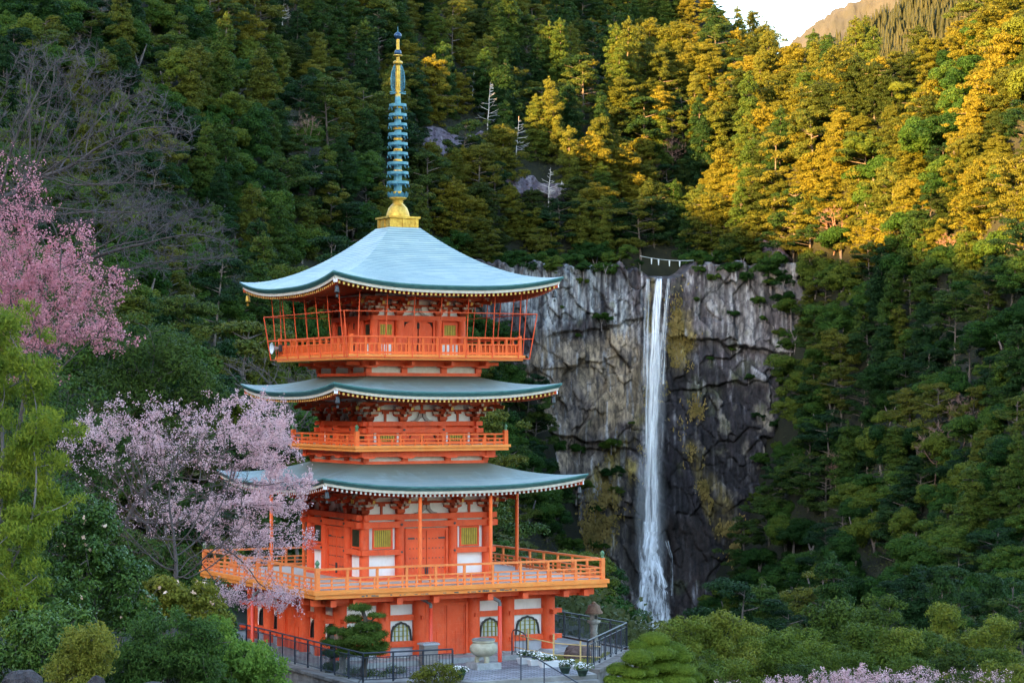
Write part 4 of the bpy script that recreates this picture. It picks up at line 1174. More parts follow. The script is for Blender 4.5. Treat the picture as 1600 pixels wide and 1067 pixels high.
def conifer(seed, H, R0, droop, shape, flat):
    R = np.random.default_rng(seed); pads = []; ea, eb = [(0, 0, -3)], [(R.normal(0, .15), R.normal(0, .15), H * .97)]
    z = H * R.uniform(.08, .16); ph = R.random() * 6.28
    while z < H * .985:
        t = (z - H * .1) / (H * .9); rad = R0 * (1 - t) ** shape * min(1, .55 + 1.6 * t) * R.uniform(.7, 1.15) + .35
        nb = 5 if rad > 2 else 4 if rad > 1 else 3; a0 = R.random() * 6.28
        for b in range(nb):
            a = a0 + b * 6.283 / nb + R.normal(0, .3); rr = rad * R.uniform(.6, 1.12) * (1 + .28 * math.sin(2 * a + ph) + .18 * math.sin(3 * a + 2 * ph + z * .5))
            npd = max(1, int(rr / 1.1))
            for k in range(npd):
                q = rr * (k + .75) / npd; s = min(1.15, .52 + .26 * rr / npd) * R.uniform(.75, 1.2)
                pads.append((q * math.cos(a) + R.normal(0, .2), q * math.sin(a) + R.normal(0, .2), z - droop * q + R.normal(0, .38), s, s, s * flat * R.uniform(.8, 1.3)))
            if R.random() < .25: ea.append((0, 0, z)); eb.append((rr * .9 * math.cos(a), rr * .9 * math.sin(a), z - droop * rr * .9))
        z += R.uniform(.75, 1.25) * (.55 + .5 * (1 - t))
    pads.append((0, 0, H - .3, .35, .35, .8))
    lv = pad_leaves(pads, 42, .30, .14, R, .5, .6, -.45)
    k = len(ea)
    tr = edge_tubes(ea, eb, [.36] + [.07] * (k - 1), [.05] + [.03] * (k - 1), 6)
    return join([(lv[0], lv[1], 0), (tr[0], tr[1], 1)])
def open_pine(seed):
    R = np.random.default_rng(seed); H = R.uniform(10, 14); pads = []; ea, eb = [(0, 0, -3)], [(R.normal(0, .6), R.normal(0, .6), H)]
    lean = np.array(eb[0][:2]) / H
    for i in range(int(R.integers(17, 26))):
        z = H * (1 - R.random() ** 1.25 * .75); a = R.random() * 6.28; rr = R.uniform(.3, 1) * (1.4 + 3.6 * math.sin(min(1, (1 - z / H) * 1.5 + .18) * 1.57)) 
        c = np.array((lean[0] * z + rr * math.cos(a), lean[1] * z + rr * math.sin(a), z + .1 * rr)); ea.append((lean[0] * z, lean[1] * z, z - .5)); eb.append(tuple(c))
        for q in range(4):
            s = R.uniform(.55, 1.15); pads.append((c[0] + R.normal(0, .8), c[1] + R.normal(0, .8), c[2] + R.normal(0, .25), s, s, s * R.uniform(.35, .6)))
    lv = pad_leaves(pads, 40, .30, .14, R, .55, .6, -.4); k = len(ea)
    tr = edge_tubes(ea, eb, [.30] + [.09] * (k - 1), [.06] + [.04] * (k - 1), 5)
    return join([(lv[0], lv[1], 0), (tr[0], tr[1], 1)])
FP = [np_mesh('pine_tree', *open_pine(500 + i)) for i in range(9)]
FB = [np_mesh('evergreen_tree', *broadleaf(100 + i)) for i in range(14)]
FC = [np_mesh('cedar_tree', *conifer(200 + i, 14 + (i % 3) * 1.6, 3.7 + (i % 2) * .5, .22, .62, .6)) for i in range(7)]
FH = [np_mesh('cypress_tree', *conifer(300 + i, 10.5 + (i % 3) * 1.2, 5.2, .06, .36, .48)) for i in range(7)]
for l, mt in ((FB, LEAF_B), (FC, LEAF_C), (FH, LEAF_H), (FP, LEAF_P)):
    for me in l: me.materials.append(mt); me.materials.append(BARKG if l is FB else BARK)
TWIGP = M('pinkish_bare_twigs', (0.17, 0.10, 0.085), (0.26, 0.16, 0.13), .5, rough=.9)
def bare(seed, H=9.5):
    R = np.random.default_rng(seed)
    A = unit(R.normal(size=(170, 3))) * R.random((170, 1)) ** .4 * np.array((3.6, 3.6, 3.2)) + np.array((0, 0, H * .62))
    N, pr = colonize((0, 0, -1.5), A, .5, 4.0, .7, R, 900, (0, 0, .15), .15)
    r = branch_radii(pr, .028, 2.2, .3)
    i = np.where(pr >= 0)[0]
    a = edge_tubes(N[pr[i]], N[i], np.maximum(r[i], .035), np.maximum(r[i], .03), 3)
    leaf = np.setdiff1d(np.arange(len(N)), pr); tp = N[np.repeat(leaf, 7)]; dirs = unit(R.normal(size=(len(tp), 3)) + np.array((0, 0, .5)) + unit(tp - np.array((0, 0, H * .4))))
    b = edge_tubes(tp, tp + dirs * R.uniform(.5, 1.2, (len(tp), 1)), [.026] * len(tp), [.012] * len(tp), 3)
    return join([(a[0], a[1], 0), (b[0], b[1], 0)])
FD = [np_mesh('bare_tree', *bare(400 + i)) for i in range(4)]
for me in FD: me.materials.append(TWIGP)
# ------------------------------------------------------------------ the forest: every tree its own object
LMX = [(0, "the photo's left edge"), (375, "the roof's left tip"), (620, 'the spire'), (880, "the roof's right tip"), (1025, 'the waterfall'), (1190, 'the gap of sky'), (1600, "the photo's right edge")]
LMY = [(12, 'at the very top'), (62, 'level with the spire tip'), (125, "level with the flame ornament"), (175, 'level with the topmost ring'), (225, 'level with the middle rings'),
       (280, 'level with the lowest ring'), (335, "level with the gold base"), (390, 'level with the top roof'), (440, 'level with the top eaves'), (495, 'level with the top windows'), (555, 'level with the top balcony'),
       (610, 'level with the middle roof'), (660, 'level with the middle storey'), (710, 'level with the middle balcony'), (755, 'level with the lowest roof'), (830, 'level with the studded doors'), (920, 'level with the lowest balcony'), (990, 'level with the cusped windows'), (1060, 'at the very bottom')]
def place_words(px, py):
    lx, nm = min(LMX, key=lambda q: abs(q[0] - px)); d = px - lx; a = abs(d)
    if nm.endswith('edge'):
        far = 'against' if a < 30 else 'near' if a < 75 else 'in from' if a < 130 else 'well in from' if a < 190 else 'far in from'
        h = far + ' ' + nm
    else:
        if a < 22: h = 'in line with ' + nm
        else:
            w = 'just' if a < 52 else '' if a < 90 else 'well' if a < 135 else 'far'
            h = (w + ' ' + ('right' if d > 0 else 'left') + ' of ' + nm).strip()
    v = min(LMY, key=lambda q: abs(q[0] - py))[1]
    return h, v
SEEN = {}
def uniq(label, alts):
    """first wording not yet used; else the last one"""
    for a in [label] + alts:
        if a not in SEEN: SEEN[a] = 1; return a
    return label
def lit(p):
    q = float(p[:2] @ EV); h = np.interp(q, QQ, HH)
    return p[2] + TE * (RDIST - float(p[:2] @ SHV)) > h
DBG = 0
R = np.random.default_rng(77)
nC = 15000
qx = R.uniform(-110, 1710, nC); qy = R.uniform(-75, 1110, nC)
dd = np.arange(115, 1090, 1.5); cy = np.zeros(nC)
for a in range(0, nC, 1500):                                                              # where each sight line meets the slope
    s_ = slice(a, a + 1500); hit = EYE - (qy[s_, None] - HOR) / FPX * dd[None] < TZ((qx[s_, None] - 800) / FPX * dd[None], np.broadcast_to(dd[None], (len(qx[s_]), len(dd))))
    cy[s_] = np.where(hit.any(1), dd[hit.argmax(1)], 0)
cy = np.concatenate([np.where(cy < 116, 1099.0, cy), R.uniform(120, 1080, 9000)]); qx = np.concatenate([qx, R.uniform(-110, 1710, 9000)])
nC = len(cy); cx = (qx - 800) / FPX * cy
cz = TZ(cx, cy); px = X2px(cx, cy); py = Z2py(cz, cy)
ok = (py > -80) & (py < 1130) & (cy < 1085)
SKY_X = [1090, 1120, 1150, 1180, 1215, 1247, 1265, 1300, 1357, 1402, 1430, 1478, 1510]; SKY_Y = [-60, -18, 4, 22, 30, 20, 38, 52, 64, 68, 50, 4, -60]
ok &= ~((px > 1085) & (px < 1515) & (Z2py(cz + 11, cy) < np.maximum(np.interp(px - 18, SKY_X, SKY_Y), np.interp(px + 18, SKY_X, SKY_Y)) - 4))
lowsky = (px > 1085) & (px < 1515) & (Z2py(cz + 20, cy) < np.maximum(np.interp(px - 22, SKY_X, SKY_Y), np.interp(px + 22, SKY_X, SKY_Y)) - 4)
ok &= ~((px > 700) & (px < 1262) & (cy > 592) & (cy < 655) & (py > 424))           # the rock wall
ok &= ~((cx > -2) & (cy < 185)) & ~((cx > -12) & (cy < 130))
ok &= ~((np.abs(px - 1042) < 20) & (py > 392) & (py < 470) & (cy > 600))                 # the stream's notch stays open
ok &= ~((cy < 250) & (px < 200))                                                         # left foreground is planted by hand
ok &= ~((px > 918) & (px < np.where(py > 860, 1112, 1170)) & (cy < 606) & (Z2py(cz + 12, cy) < 985)) & ~((px > 925) & (px < 1120) & (cy < 480) & (Z2py(cz + 12, cy) < 880))
for t in np.linspace(.3, .97, 26):                                                       # hidden behind a nearer ridge
    ok &= TZ(cx * t, cy * t) < (EYE + (cz + 11 - EYE) * t) + 1
def near_patch(x, y, rx, ry): return ((px - x) / rx) ** 2 + ((py - y) / ry) ** 2 < 1
for q in ((722, 232, 60, 50), (500, 300, 26, 50), (425, 318, 16, 36), (838, 296, 52, 44), (812, 262, 24, 34), (868, 335, 30, 36)): ok &= ~near_patch(*q)
idx = np.where(ok)[0]
kn = vnoise(cx / 45, cy / 45, 0, 88)
order = idx[np.argsort(cy[idx] + R.uniform(-30, 30, len(idx)))]
keep = []; cell = {}
GRID = np.zeros((1120 // 5 + 30, 1700 // 5 + 40), np.float32)            # how far the view is already filled, 5 px cells
gyy, gxx = np.mgrid[0:GRID.shape[0], 0:GRID.shape[1]]
def cover(x, y, rx, ry, add=None):
    x0, x1 = int((x - rx + 60) // 5), int((x + rx + 60) // 5) + 1; y0, y1 = int((y - ry + 40) // 5), int((y + ry + 40) // 5) + 1
    x0, y0 = max(x0, 0), max(y0, 0)
    g = GRID[y0:y1, x0:x1]
    if g.size == 0: return 1.0
    m_ = ((gxx[y0:y1, x0:x1] * 5 - 57.5 - x) / rx) ** 2 + ((gyy[y0:y1, x0:x1] * 5 - 37.5 - y) / ry) ** 2 < 1
    if not m_.any(): return 1.0
    if add: g[m_] = np.minimum(1, g[m_] + add); return 0
    return float(g[m_].mean())
def block(x0, y0, x1, y1): GRID[int((y0 + 40) // 5):int((y1 + 40) // 5), int((x0 + 60) // 5):int((x1 + 60) // 5)] = 1
GRID[:, :10] = 1; GRID[(1067 + 45) // 5:] = 1; GRID[:, (1600 + 70) // 5:] = 1
for q in ((540, 420, 700, 640), (540, 640, 720, 760), (540, 760, 720, 1067), (400, 920, 860, 1067), (1050, 1010, 1600, 1067), (0, 840, 300, 1067), (0, 700, 40, 1067)): block(*q)
def tsize(i): return float(np.clip(.46 + .76 * cy[i] / 600, .66, 1.36))
for i in order:
    t_ = tsize(i); sp_ = 4.6 * t_ * R.uniform(.85, 1.25)
    g = (int(cx[i] // 8), int(cy[i] // 8)); bad = False
    for a in (-1, 0, 1):
        for b in (-1, 0, 1):
            for j in cell.get((g[0] + a, g[1] + b), ()):
                if (cx[i] - cx[j]) ** 2 + (cy[i] - cy[j]) ** 2 + .8 * (cz[i] - cz[j]) ** 2 < sp_ ** 2: bad = True
    if bad: continue
    u = FPX / cy[i] * t_; yc = py[i] - 7 * u
    if cover(px[i], yc, 4 * u, 5.5 * u) > .86: continue
    cover(px[i], yc, 4.2 * u, 6 * u, .7)
    keep.append(i); cell.setdefault(g, []).append(i)
print('forest candidates kept', len(keep))
def kind_of(i):
    u = R.random()
    if (300 < px[i] < 440 and 150 < py[i] < 520): return 'C' if u < .55 else 'B'
    if not lit(np.array((cx[i], cy[i], cz[i] + 9))): return 'B' if u < .56 - .15 * kn[i] else 'P' if u < .84 else 'C'  # yellowed cypress left out where the sun does not reach
    if px[i] > 880 and py[i] < 400: return 'H' if u < .58 else 'P' if u < .70 else 'B' if u < .97 else 'C'
    if px[i] > 1240: return 'H' if u < .10 else 'C' if u < .18 + .1 * kn[i] else 'P' if u < .48 else 'B'
    return 'B' if u < .48 - .2 * kn[i] else 'P' if u < .80 else 'H' if u < .90 else 'C'
keep.sort(key=lambda i: cy[i])
cnt = {'B': 0, 'C': 0, 'H': 0, 'P': 0}
KN = {'B': ('evergreen_tree', 'evergreen', FB), 'C': ('cedar_tree', 'cedar', FC), 'H': ('cypress_tree', 'cypress', FH), 'P': ('pine_tree', 'pine', FP)}
for i in keep:
    k = 'B' if lowsky[i] else kind_of(i)
    if cnt[k] > 296: k = min(cnt, key=cnt.get)
    if cnt[k] > 296: print('cap reached', i); break
    cnt[k] += 1
    nm, word, meshes = KN[k]
    o = bpy.data.objects.new(nm, meshes[R.integers(len(meshes))])
    s0 = .78 if lowsky[i] else R.uniform(.8, 1.22); s = s0 * tsize(i)
    if px[i] > 1100 and py[i] < 420: s *= 1.08
    o.location = (cx[i], cy[i], cz[i] - 1.6); o.rotation_euler = (R.normal(0, .04), R.normal(0, .04), R.uniform(0, 6.28))
    o.scale = (s * R.uniform(.9, 1.12), s * R.uniform(.9, 1.12), s * R.uniform(.88, 1.18))
    COL.objects.link(o)
    top = {'B': 6.5, 'C': 11, 'H': 8, 'P': 8.5}[k] * s
    p_ = np.array((cx[i], cy[i], cz[i] + top)); qx, qy = X2px(p_[0], p_[1]), Z2py(p_[2], p_[1])
    h, v = place_words(qx, qy)
    lt = 'golden' if lit(p_) else 'shaded'
    shp = {'B': 'round', 'C': 'pointed', 'H': 'layered', 'P': 'open'}[k]
    sz = 'larger' if s0 > 1 else 'smaller'
    base = '%s %s %s %s, %s' % (lt, shp, word, h, v)
    lab = uniq(base, ['%s %s' % (sz, base)])
    tag(o, lab, 'tree', {'B': 'round evergreen trees on the slopes', 'C': 'pointed cedars on the slopes', 'H': 'layered cypresses on the slopes', 'P': 'open-crowned pines on the slopes'}[k])
print('trees', cnt)
if DBG:
    for nm_, mk in (('all', cy > 0), ('ok', ok)): print(nm_, ((px > 30) & (px < 170) & (py > -40) & (py < 60) & mk).sum())
    print('kept', [(int(px[i]), int(py[i]), int(cy[i])) for i in keep if 30 < px[i] < 170 and py[i] < 90])
# low growth between the trunks
n = 90000
uy = R.uniform(125, 930, n); ux = (R.uniform(-80, 1680, n) - 800) / FPX * uy; uz = TZ(ux, uy); upx, upy = X2px(ux, uy), Z2py(uz, uy)
k_ = ~((upx > 700) & (upx < 1245) & (uy > 600) & (uy < 655) & (upy > 426)) & (upy > -40) & ~((np.abs(upx - 1042) < 26) & (upy > 395) & (upy < 470))
k_ &= ~((ux > -14) & (uy < 135))
C_ = np.stack([ux, uy, uz], -1)[k_]; C_ = np.repeat(C_, 5, 0) + R.normal(0, .8, (len(C_) * 5, 3)) + np.array((0, 0, 1.0))
v_, f_ = leaf_quads(C_, R.normal(size=C_.shape) * .5 + np.array((-.2, -.6, .7)), .46, .28, R)
tag(link('undergrowth', np_mesh('undergrowth', v_, f_), leafmat('undergrowth_leaves', [(0.018, 0.030, 0.010), (0.036, 0.05, 0.014), (0.06, 0.06, 0.018)], .08, .1)), 'dark low undergrowth between the trees of the slopes', 'undergrowth', kind='stuff')

# bare deciduous trees showing pinkish among the evergreens
for (x, y, d, s, lab) in ((1300, 352, 575, 1.2, 'bare pinkish tree at the edge of the sunlight right of the waterfall'), (1050, 232, 715, 1.25, 'bare pink-brown tree high above the waterfall among golden crowns'), (1022, 268, 700, 1.1, 'pale leafless tree just above the dark gorge of the waterfall'),
                        (1305, 735, 480, 1.0, 'bare grey-pink tree beside the green crowns right of the cliff'), (1460, 715, 430, 1.25, 'wide bare reddish tree in the middle of the right slope'), (1500, 660, 450, 1.0, 'bare reddish tree above the wide bare one on the right slope'),
                        (1420, 870, 400, .8, 'small bare dark tree low on the right slope'), (1480, 395, 520, .9, 'bare brownish tree just below the sunlight line on the right'), (480, 215, 520, 1.0, 'leafless grey tree on the shaded slope left of the spire'), (330, 70, 420, .9, 'leafless grey tree high on the left slope')):
    d = ray_d(x, y + 34 * s, 200); b_ = P(x, y + 34 * s, d); gz = float(TZ(b_[0], b_[1]))
    o = bpy.data.objects.new('bare_tree', FD[int(x) % 4]); o.location = (b_[0], b_[1] - 3, b_[2] + .5); o.rotation_euler = (0, 0, x); o.scale = (s, s, s)
    COL.objects.link(o); tag(o, lab, 'tree', 'bare deciduous trees on the slopes')
# bleached dead trees above the purple rock face
def snag(x, yb, yt, d, seed, side, lab):
    Rn = np.random.default_rng(seed); d = ray_d(x, yb + 6, 300) - 4; b0 = P(x, yb, d); H = (yb - yt) / FPX * d
    A, B, ra, rb = [], [], [], []
    pts = [np.array((0.0, 0, -3.0))]; n = 8
    for i in range(n): pts.append(np.array((Rn.normal(0, .05) + .12 * (i / n) * H * .6, 0, H * (i + 1) / n)))
    for i in range(n): A.append(pts[i]); B.append(pts[i + 1]); ra.append(.21 * (1 - i / (n + 2))); rb.append(.21 * (1 - (i + 1) / (n + 2)))
    for i in range(22):
        z = H * Rn.uniform(.12, .95); c = np.array((.12 * z * .6, 0, z)); a = Rn.normal(0, .6) + (0 if side * Rn.random() > -.0 + .25 else math.pi)
        ln = Rn.uniform(.22, .5) * H * (1.05 - z / H); d_ = np.array((math.cos(a), math.sin(a), Rn.uniform(.0, .45)))
        p1 = c + d_ * ln * .6; p2 = p1 + (d_ + np.array((0, 0, .25))) * ln * .4
        A += [c, p1, p1]; B += [p1, p2, p1 + (d_ + np.array((Rn.normal(0, .4), 0, -.3))) * ln * .35]; ra += [.075, .055, .045]; rb += [.055, .03, .025]
    v, f = edge_tubes(A, B, ra, rb, 5)
    o = link('dead_tree', np_mesh('dead_tree', v, f), SNAG, None, b0)
    tag(o, lab, 'tree', 'bleached dead trees')
for a in ((683, 145, 108, 560, 1, -1, 'short bleached dead trunk, leftmost of the dead trees right of the spire'), (698, 165, 138, 550, 2, 1, 'broken bleached stump below the leftmost dead tree'), (738, 160, 112, 560, 3, 1, 'bleached dead tree with twin stems above the purple rock face'),
          (762, 200, 128, 545, 4, 1, 'tallest bleached dead tree with many drooping side branches'), (807, 245, 182, 585, 5, 1, 'slim bleached dead tree with one low branch right of the purple rock'), (857, 312, 262, 612, 6, 1, 'bleached dead tree with forked leaning trunk above the cliff'), (441, 42, -2, 470, 7, 1, 'pale dead trunk at the top of the picture left of the spire'),
          (876, 310, 282, 612, 8, 1, 'small leaning bleached dead tree right beside the forked one')): snag(*a)
# shrubs rooted on the rock wall
def shrub_on_rock(x, y, s, lab, i):
    p_ = P(x, y, 610); Yc = float(cliff_base(np.array([[p_[0]]]), np.array([[p_[2]]]))[0, 0])
    p_ = P(x, y, Yc - .8)
    o = bpy.data.objects.new('cliff_shrub', FB[i % 9]); o.location = (p_[0], p_[1], p_[2] - 4.5 * s); o.scale = (s, s, s * .9); o.rotation_euler = (0, 0, i * 1.3); COL.objects.link(o)
    tag(o, lab, 'shrub', 'shrubs growing on the cliff')
SH = [(940, 500, .42), (1145, 490, .36), (1090, 470, .25), (1143, 545, .2), (1170, 590, .3), (1185, 650, .34), (985, 660, .35), (955, 690, .5), (960, 735, .62), (965, 770, .4), (1185, 470, .5), (1195, 500, .3), (878, 480, .15), (905, 525, .2), (1110, 560, .18), (1205, 440, .5), (1170, 430, .45), (1120, 432, .4), (1095, 425, .35),
      (1215, 520, .35), (1225, 600, .5), (1215, 660, .6), (1200, 720, .6), (1185, 780, .6), (1180, 830, .6), (1160, 890, .5), (885, 408, .9), (930, 404, 1.0), (966, 404, .9), (990, 402, .7), (858, 415, .8), (815, 412, 1.0), (790, 410, .9), (912, 418, .6), (946, 416, .6), (1090, 402, .8), (1122, 398, 1.0), (1148, 404, .9), (1178, 404, 1.0), (1204, 416, 1.0), (1222, 440, .9), (1138, 420, .5), (1236, 480, .9), (1242, 520, .8), (910, 438, .3), (930, 800, .4), (1000, 412, .3), (840, 408, .6), (862, 402, .7), (905, 400, .7), (950, 400, .65), (982, 398, .6), (1115, 398, .7), (1160, 400, .7), (1190, 412, .7), (1215, 430, .7), (1228, 470, .6), (1235, 540, .6), (1232, 640, .7), (1222, 700, .7), (1212, 760, .7), (1195, 850, .7), (1150, 930, .8), (1165, 960, .8), (1135, 975, .7), (1172, 900, .7), (930, 850, .6), (900, 760, .7), (1085, 408, .4), (1105, 404, .5), (1150, 415, .5), (760, 660, .5), (800, 690, .6), (870, 700, .6), (905, 705, .5), (820, 640, .3)]
for i, (x, y, s) in enumerate(SH):
    hx = 'left' if x < 1025 else 'right'; h, v = place_words(x, y)
    shrub_on_rock(x, y, s, uniq('%s cliff shrub %s, %s' % ('small' if s < .38 else 'bushy', h, v), ['second cliff shrub %s, %s' % (h, v), 'third cliff shrub %s, %s' % (h, v)]), i)
# ochre dead grass hanging on the wet rock
Rg = np.random.default_rng(9); G = []
for (x, y, rx, ry, tl, n) in ((1066, 520, 18, 50, 0, 1500), (1055, 580, 14, 40, 0, 500), (955, 780, 26, 95, -.35, 2600), (1118, 790, 16, 110, .45, 2600), (1012, 610, 5, 90, 0, 300), (1090, 640, 12, 20, 0, 300), (920, 840, 25, 40, 0, 700), (1165, 880, 20, 60, 0, 900)):
    d = Rg.normal(size=(n, 2)) * .55; G.append(np.stack([x + d[:, 0] * rx + tl * d[:, 1] * ry, y + d[:, 1] * ry], -1))
G = np.concatenate(G); d0 = 612.0
gX = (G[:, 0] - 800) / FPX * d0; gZ = EYE - (G[:, 1] - HOR) / FPX * d0; gY = cliff_base(gX, gZ) - .9 + Rg.normal(0, .5, len(G))
kp = fbm(gX / 4, gZ / 5, 0, 3) > -.12
C_ = np.stack([gX, gY, gZ], -1)[kp]
v_, f_ = leaf_quads(C_, Rg.normal(size=C_.shape) * .4 + np.array((0, -1, .4)), 1.1, .35, Rg, np.array((0, -.25, -1.0)))
tag(link('dead_grass', np_mesh('dead_grass', v_, f_), leafmat('straw_grass', [(0.08, 0.07, 0.02), (0.22, 0.16, 0.05), (0.34, 0.25, 0.10)], .25, .2)), 'straw-coloured dead grass hanging on the wet cliff beside the waterfall', 'grass', kind='stuff')

# ---- far mountains closing the valley
def far_mountain(sky, d, drop, seed, mat, name, lab, bump):
    xs_ = np.array([s[0] for s in sky], float); ys = np.array([s[1] for s in sky], float)
    X = np.linspace(xs_[0], xs_[-1], 260); top = np.interp(X, xs_, ys); V = []
    T = np.linspace(-.12, 1, 60)
    for t in T:
        dd = d - drop * max(t, 0) + (drop * -t * 3 if t < 0 else 0)
        y = top + max(t, 0) * 260 + (-t * 500 if t < 0 else 0)
        for x, yy in zip(X, y):
            p_ = P(x, yy, dd); V.append(p_)
    V = np.array(V); V[:, 2] += bump * (np.abs(fbm(V[:, 0] / 16, V[:, 2] / 10, V[:, 1] / 20, seed)) + .8 * fbm(V[:, 0] / 70, V[:, 2] / 70, V[:, 1] / 70, seed + 3))
    V[:, 1] += bump * 1.5 * fbm(V[:, 0] / 30, V[:, 2] / 20, 0, seed + 5)
    tag(link(name, np_mesh(name, V, grid_faces(60, 260), smooth=True), mat), lab, 'mountain', kind='structure')
    return V.reshape(60, 260, 3)
FARM = M('far_forest', (0.022, 0.025, 0.022), (0.036, 0.036, 0.030), .02, rough=1, bump=1, bscale=.12)
NEARM = M('near_mountain_forest', (0.016, 0.019, 0.008), (0.028, 0.028, 0.011), .03, rough=1, bump=.6, bscale=.15)
far_mountain([(1080, 230), (1200, 105), (1262, 45), (1300, 22), (1352, 0), (1420, -35), (1520, -70), (1750, -120)], 2600, 500, 3, FARM, 'mountain', 'far brownish mountain behind the gap of sky', 10)
NV = far_mountain([(1200, 190), (1300, 92), (1339, 66), (1380, 44), (1420, 26), (1470, 4), (1560, -40), (1750, -110)], 1500, 330, 8, NEARM, 'mountain', 'nearer wooded mountain behind the right ridge', 5)
Rm = np.random.default_rng(4); sel = NV[7:45].reshape(-1, 3); sel = sel[Rm.integers(0, len(sel), 5200)] + Rm.normal(0, 2.5, (5200, 3)) * np.array((1, 1, 0))
h_ = Rm.uniform(9, 17, len(sel)); r_ = Rm.uniform(2.6, 4.2, len(sel))
vs2, fs2 = [], []
for lay, (a, b, q) in enumerate(((0, .55, 1), (.3, .8, .75), (.55, 1.05, .5))):
    v, f = edge_tubes(sel + np.stack([0 * h_, 0 * h_, h_ * a], -1), sel + np.stack([Rm.normal(0, .3, len(h_)), 0 * h_, h_ * b], -1), r_ * q, r_ * .06, 5); vs2.append((v, f, 0))
v, f, mi = join(vs2)
tag(link('far_woods', np_mesh('far_woods', v, f), leafmat('far_conifers', [(0.010, 0.014, 0.005), (0.018, 0.021, 0.007), (0.028, 0.027, 0.009)], .03, 0)), 'sunlit conifer woods on the nearer mountain behind the right ridge', 'woods', kind='stuff')
# ------------------------------------------------------------------ temple court
PAVE, _nt, _b = new_mat('court_paving')
_br = _nt.nodes.new('ShaderNodeTexBrick'); _tc = _nt.nodes.new('ShaderNodeTexCoord'); _mp = _nt.nodes.new('ShaderNodeMapping')
_mp.inputs['Rotation'].default_value = (0, 0, .78); _nt.links.new(_tc.outputs['Object'], _mp.inputs[0]); _nt.links.new(_mp.outputs[0], _br.inputs[0])
_br.inputs['Scale'].default_value = 1; _br.inputs['Brick Width'].default_value = .36; _br.inputs['Row Height'].default_value = .2; _br.inputs['Mortar Size'].default_value = .022
_br.inputs['Color1'].default_value = rgb((.16, .17, .20)); _br.inputs['Color2'].default_value = rgb((.32, .32, .35)); _br.inputs['Mortar'].default_value = rgb((.07, .07, .07))
_nt.links.new(mixc(_nt, 1.0, _br.outputs[0], ramp(_nt, noise(_nt, .8, 5).outputs[0], [(.35, (.7, .7, .7)), (.65, (1.2, 1.2, 1.2))]).outputs[0], 'MULTIPLY'), _b.inputs['Base Color']); _b.inputs['Roughness'].default_value = .7
CONC = M('concrete', (0.20, 0.19, 0.18), (0.33, 0.32, 0.30), 1.5, rough=.9, bump=.2)
court = MB(); court.slab([(-6.3, 10), (-6.3, -10.5), (-2.5, -10.7), (-2.2, -11.5), (3.1, -11.5), (3.3, -10.5), (8.4, -4.9), (8.4, 10)], -.7, -.2)
tag(court.build('court', CONC, None, L2W(0, 0), TH), 'worn grey concrete terrace round the pagoda', 'terrace', kind='structure')
pv = MB(); pv.slab([(-2.1, -11.2), (3.0, -11.2), (3.0, -8.2), (4.6, -5.9), (-5.7, -5.9), (-5.7, -8.6), (-2.1, -8.6)], -.199, -.192)
tag(pv.build('paving', PAVE, None, L2W(0, 0), TH), 'diamond-laid grey cobble paving in front of the pagoda door', 'paving', kind='structure')
stp = MB()
for i in range(4): stp.box(.2, 3.0, -11.5 - .38 * (i + 1), -11.5 - .38 * i, -2.4, -.2 - .17 * (i + 1))
tag(stp.build('steps', CONC, None, L2W(0, 0), TH), 'concrete steps leading down from the paved court', 'steps', kind='structure')
rw = MB()
def wallrun(pts, z0, z1, t=.35, cap=.12):
    for (a, b), (c, d) in zip(pts[:-1], pts[1:]):
        p, q = Vector((a, b, 0)), Vector((c, d, 0)); L = (q - p).length; dr = (q - p) / L; nr = Vector((dr.y, -dr.x, 0)) * t
        for za, zb, k in ((z0, z1 - cap, 1.0), (z1 - cap + .002, z1, 1.25)):
            n2 = nr * k; P_ = [p + n2, q + n2, q, p]
            rw.slab([(v.x, v.y) for v in P_], za, zb)
wallrun([(-6.3, 9), (-6.3, -10.5), (-2.5, -10.7)], -4.5, -.12); wallrun([(3.3, -10.5), (8.4, -4.9), (8.4, 4)], -5.5, -.12)
tag(rw.build('stone_wall', M('retaining_stone', (0.07, 0.06, 0.055), (0.20, 0.18, 0.165), 2.2, rough=.95, bump=1, bscale=4), None, L2W(0, 0), TH), 'dark stone retaining wall below the temple terrace fence', 'wall')
gr = np.random.default_rng(3); n = 5000
gu, gv = gr.uniform(4.0, 7.4, n), gr.uniform(-9.3, -5.6, n); kk = (gv > -10.2 + (gu - 3.3) * 1.08 + .4) & (gv < -6.3 + .8 * np.sin(gu * 2)); gu, gv = gu[kk], gv[kk]
C_ = np.stack([gu, gv, np.full(len(gu), -.14)], -1)
v_, f_ = leaf_quads(C_, np.array((0, -1, .3)) + .5 * gr.normal(size=C_.shape), .14, .03, gr, np.array((0, 0, 1.0)))
tag(link('grass', np_mesh('grass', v_, f_), leafmat('short_grass', [(.10, .13, .03), (.18, .20, .05), (.26, .25, .07)], 1, .2), None, L2W(0, 0), TH), 'patch of yellowish short grass beside the fence', 'grass', kind='stuff')

